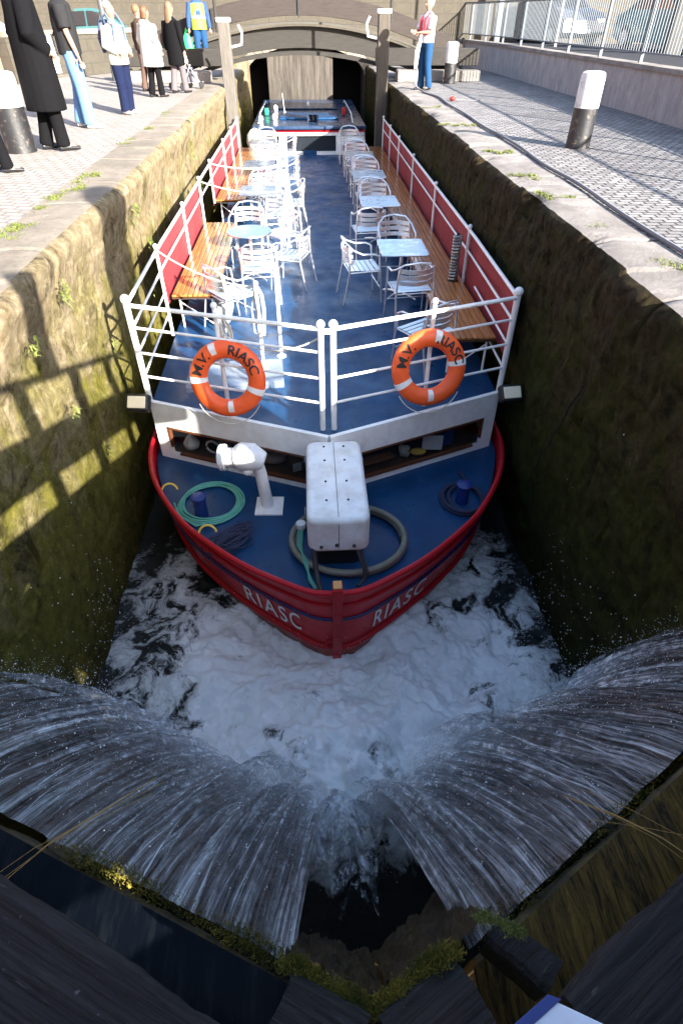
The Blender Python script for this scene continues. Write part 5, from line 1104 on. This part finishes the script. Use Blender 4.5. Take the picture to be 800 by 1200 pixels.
SLIME = NM('slimy_post', (.02, .015, .01), .5, 0, .2); _a = SLIME.noise(9, 10, .8, SLIME.co((1, 1, .5)), .5); SLIME.col(SLIME.mix(SLIME.ramp(_a, [(.38, 0.), (.66, 1.)]), (.004, .003, .002), (.060, .040, .013))); SLIME.bump(_a, 1., .04); SLIME.bump(SLIME.noise(60, 6, .8), .8, .01); SLIME = SLIME.m
# gate leaves under the falling water
for side in (-1, 1):
    x0, x1 = (-.14, WL) if side < 0 else (.42, WR)
    yf = (lambda x: .385+.47*(-.12-x)) if side < 0 else (lambda x: .40+.585*(x-.40))
    nn = 160; xs = np.linspace(x0, x1, nn)
    t = empty('lock_gate', ((x0+x1)/2, yf((x0+x1)/2), -3.4)); tag(t, 'wet mossy upper gate leaf under the %s water sheet' % ('left' if side < 0 else 'right'), 'lock gate'); inv = Matrix.Translation(-t.location)
    zz_ = np.concatenate([[ZL+.03, ZL+.045, ZL+.045, ZL+.03], np.linspace(ZL-.01, -3.6, 60)]); oo = np.concatenate([[-.16, -.12, -.03, .0], np.full(60, .0)])
    Xg, Zg = np.meshgrid(xs, zz_, indexing='ij'); Og = oo[None, :]+0*Xg
    pl_ = np.floor((xs-x0)/.22*np.sign(x1-x0)).astype(int); po = (_h(pl_, pl_*0, pl_*0, 4)-.5)*.03
    Yg = yf(Xg)-.03+Og*.9+.020*fbm(Xg*6, Zg*5, 0, 5, 2)+po[:, None]*(Zg < ZL-.02)
    Zg = Zg-.05+np.where(Zg > ZL, .018*fbm(Xg*9, Yg*9, 0, 5, 22), 0)
    m = MB().grid(Xg, Yg, Zg)
    if side > 0: m.f = [f[::-1] for f in m.f]
    o = m.build('gate_leaf', WETWOOD, None, angle=180); o.parent = t; o.matrix_parent_inverse = inv
# mitre gap behind the blocks: two brown wet posts meeting, running down into the foam
t = empty('mitre_post', (.14, .34, -3.4)); tag(t, 'brown wet meeting posts of the upper gates in the dark central gap', 'gate post'); inv = Matrix.Translation(-t.location)
for a, b in (((-.13, .33), (.135, .245)), ((.14, .245), (.42, .42))):
    n = 40; A, Bv = Vector((*a, 0)), Vector((*b, 0)); u = np.linspace(0, 1, n); z = np.linspace(-.27, -3.5, 120); U, Zg = np.meshgrid(u, z, indexing='ij')
    Xg = A.x+(Bv.x-A.x)*U; Yg = A.y+(Bv.y-A.y)*U+.03*fbm(U*4, Zg*3, 0, 5, 6)+.30*np.clip((-.27-Zg), 0, .9)+.03*fbm(U*14, Zg*12, 0, 4, 6)
    o = MB().grid(Xg, Yg, Zg).build('post_face', SLIME, None, angle=180); o.parent = t; o.matrix_parent_inverse = inv
def moss_line(pts, n, sp, h, name, label, mat=MOSS, up=(0, .3, 1)):
    mb = MB(); P = [Vector(p) for p in pts]
    for k in range(n):
        f = random.random()*(len(P)-1); i = int(f); c = P[i].lerp(P[i+1], f-i); dn = .6+.6*math.sin(f*5)+.5*random.random()
        c = c+Vector((random.gauss(0, sp), random.gauss(0, sp*.7), random.uniform(-sp, sp*.4)))
        hh = h*.5*random.uniform(.3, 1.1)*max(.3, dn); mb.blade(c, (random.gauss(0, hh*.55), random.gauss(up[1]*hh, hh*.45), abs(random.gauss(up[2]*hh, hh*.4))), .0014*random.uniform(.7, 1.8))
    tag(mb.build(name, mat, None, smooth=False), label, 'moss', kind='stuff')
moss_line([(-.12, .325, -.215), (.0, .27, -.215), (.085, .225, -.23)], 4200, .012, .022, 'moss', 'yellow-green moss along the left mitre block')
moss_line([(.10, .225, -.23), (.19, .28, -.21), (.29, .325, -.21)], 5200, .014, .026, 'moss', 'thick yellow-green moss along the right mitre block')
moss_line([(.37, .40, -.25), (.43, .38, -.235), (.47, .35, -.235)], 2200, .010, .010, 'moss', 'bright green moss on the small wooden block', GRASS)
moss_line([(.42, .415, -.62), (.8, .63, -.60), (1.2, .865, -.60), (1.7, 1.15, -.60)], 3000, .022, .016, 'moss', 'thin moss along the lip of the right gate')
moss_line([(-.12, .385, -.61), (-.45, .54, -.60), (-.9, .75, -.60)], 4200, .024, .022, 'moss', 'brown-green moss along the lip of the left gate')
# reeds caught on the gates
ST = paint('straw', (.27, .165, .04), .6)
for p, q, lab, k in (((-.63, .97, -.62), (-1.02, .60, -.50), 'yellow reed stem lying across the left sheet of water', 3), ((.84, .83, -.62), (1.16, .53, -.48), 'yellow reed stem lying across the lip of the right gate', 4)):
    mb = MB()
    for j in range(k):
        a = Vector(p)+Vector((random.uniform(-.03, .08)*(j > 0), random.uniform(-.1, .02)*(j > 0), .012*j)); b = Vector(q)+Vector((random.uniform(-.08, .12)*(j > 0), random.uniform(-.03, .06)*(j > 0), .0))
        mb.tube([a, a.lerp(b, .35)+Vector((.01, .0, .03)), a.lerp(b, .7)+Vector((0, .01, .03)), b], [.001, .0028 if j == 0 else .0008, .0024 if j == 0 else .0008, .001], 6)
    thing_mesh(mb, 'reed_stem', ST, lab, 'reed')
# spray and drops
DROP = NM('drops', (.85, .88, .92), .08); DROP.b.inputs['Specular IOR Level'].default_value = .8; DROP = DROP.m
mb = MB(); ico = [(1, 0, 0), (-1, 0, 0), (0, 1, 0), (0, -1, 0), (0, 0, 1), (0, 0, -1)]; icf = [(0, 2, 4), (2, 1, 4), (1, 3, 4), (3, 0, 4), (2, 0, 5), (1, 2, 5), (3, 1, 5), (0, 3, 5)]
def drop(x, y, z, r): mb.add([(x+a*r, y+b*r, z+c*r*1.3) for a, b, c in ico], icf)
for side in (-1, 1):
    S_ = rng.random((2600, 1))**.85; T_ = rng.uniform(.04, 1.03, (2600, 1)); X, Y, Z, _x = sheet_pts(side, S_, T_, .05, 1.2, 3.3); h_ = np.abs(rng.normal(0, .05, X.shape))*(.3+T_)
    for x, y, z, t_ in zip(X.ravel(), (Y+h_).ravel(), (Z+h_).ravel(), T_.ravel()): drop(x, y, z, random.uniform(.0008, .0022+.0022*t_)*(2.0 if random.random() < .06 else 1))
for k in range(5200):
    x = random.gauss(.15, 1.1); y = 2.55+.35*((x-.15)/1.3)**2+random.gauss(0, .45)
    if WL+.02 < x < WR-.02: drop(x, y, ZW+.08+abs(random.gauss(0, .22)), random.uniform(.0015, .0045))
for k in range(420):
    sd = random.choice((-1, 1)); drop((WL if sd < 0 else WR)-sd*random.uniform(.05, .2), 2.4+random.random()**1.2*1.6, ZW+.1+abs(random.gauss(0, .7)), random.uniform(.002, .006))
tag(mb.build('spray', DROP, None), 'fine drops of spray flying over the churned water', 'spray', kind='stuff')
# white water running down the central gap and along the wall foot
FO = NM('foam_lumps', (.75, .79, .84), .6); FO.bump(FO.noise(40, 6, .7), .8, .02); _q = FO.math('MULTIPLY', FO.ramp(FO.noise(6, 9, .8, FO.co((1, .8, .30)), .8), [(.43, 0.), (.56, .95)]), FO.ramp(FO.math('ADD', FO.sep(2), FO.math('MULTIPLY_ADD', FO.noise(5, 6, .7), 2.4, 1.75)), [(.0, 1.), (.8, 0.)])); FO.L(_q, FO.b.inputs['Alpha']); FO = FO.m
U, T = np.meshgrid(np.linspace(0, 1, 90), np.linspace(0, 1, 160), indexing='ij')
Xc = .13-.04*T+(U-.5)*(.20+.50*T)+.06*fbm(T*3, U*1.5, 0, 4, 19); Yc = 1.0+1.1*T-.35*np.abs(U-.5)+.12*fbm(U*4, T*3, 2, 4, 3); Zc = -2.15-1.20*T+.10*fbm(U*3, T*5, 0, 5, 3)+.06*fbm(U*9, T*12, 0, 4, 8)
thing_mesh(MB().grid(Xc, Yc, Zc), 'central_spout', FO, 'broken white water tumbling down the central gap between the two sheets', 'waterfall', angle=180)
# ------------------------------------------------------------------ upper gate hardware behind the camera (it casts the bar shadows on the left wall)
dg = Vector((1, .54, 0)).normalized()
def on(x): return Vector((x, -.42+.54*(x-.3), 0))
t = empty('gate_handrail', on(1.3)); tag(t, 'timber handrail and beams of the upper gate, to the right behind the viewpoint', 'handrail'); inv = Matrix.Translation(-t.location)
def hp(mb, n, **k): o = mb.build(n, TIM_R, None, **k); o.parent = t; o.matrix_parent_inverse = inv
def gbar(x0, x1, z0, z1, th): a, b = on(x0), on(x1); a.z = b.z = (z0+z1)/2; return MB().bar(a, b, th, z1-z0)
hp(gbar(-2.2, 2.45, 1.50, 1.56, .05), 'top_rail'); hp(gbar(-2.2, 2.45, .64, 1.07, .12), 'balance_beam'); hp(gbar(-2.2, 2.3, .03, .35, .10), 'walkway_edge'); hp(gbar(-2.2, 2.3, -.62, -.10, .10), 'gate_beam')
for a, b in ((.93, 1.05), (1.50, 1.63), (2.03, 2.14), (.26, .38)): hp(gbar(a, b, -.3, 1.5, .05), 'post')
hp(gbar(-2.2, .28, .3, .68, .06), 'added_shade_board'); hp(gbar(1.22, 1.42, 1.5, 2.38, .10), 'shadow_upright')  # unseen board added to shade the foreground; upright sized to match a wall shadow
tt = empty('shadow_caster_post', (2.75, .95, 0)); tag(tt, 'stout post added just outside the picture on the right quay to cast a wall shadow', 'post'); MB().box((0, 0, 1.65), (.5, .5, 3.3)).build('post', POSTD, tt, bevel=.03); MB().lathe([(.30, 0), (.2, .12), (.02, .2)], (0, 0, 3.3), 12).build('cap', BLACK, tt)  # post out of view, added to throw the wide shadow on the left wall
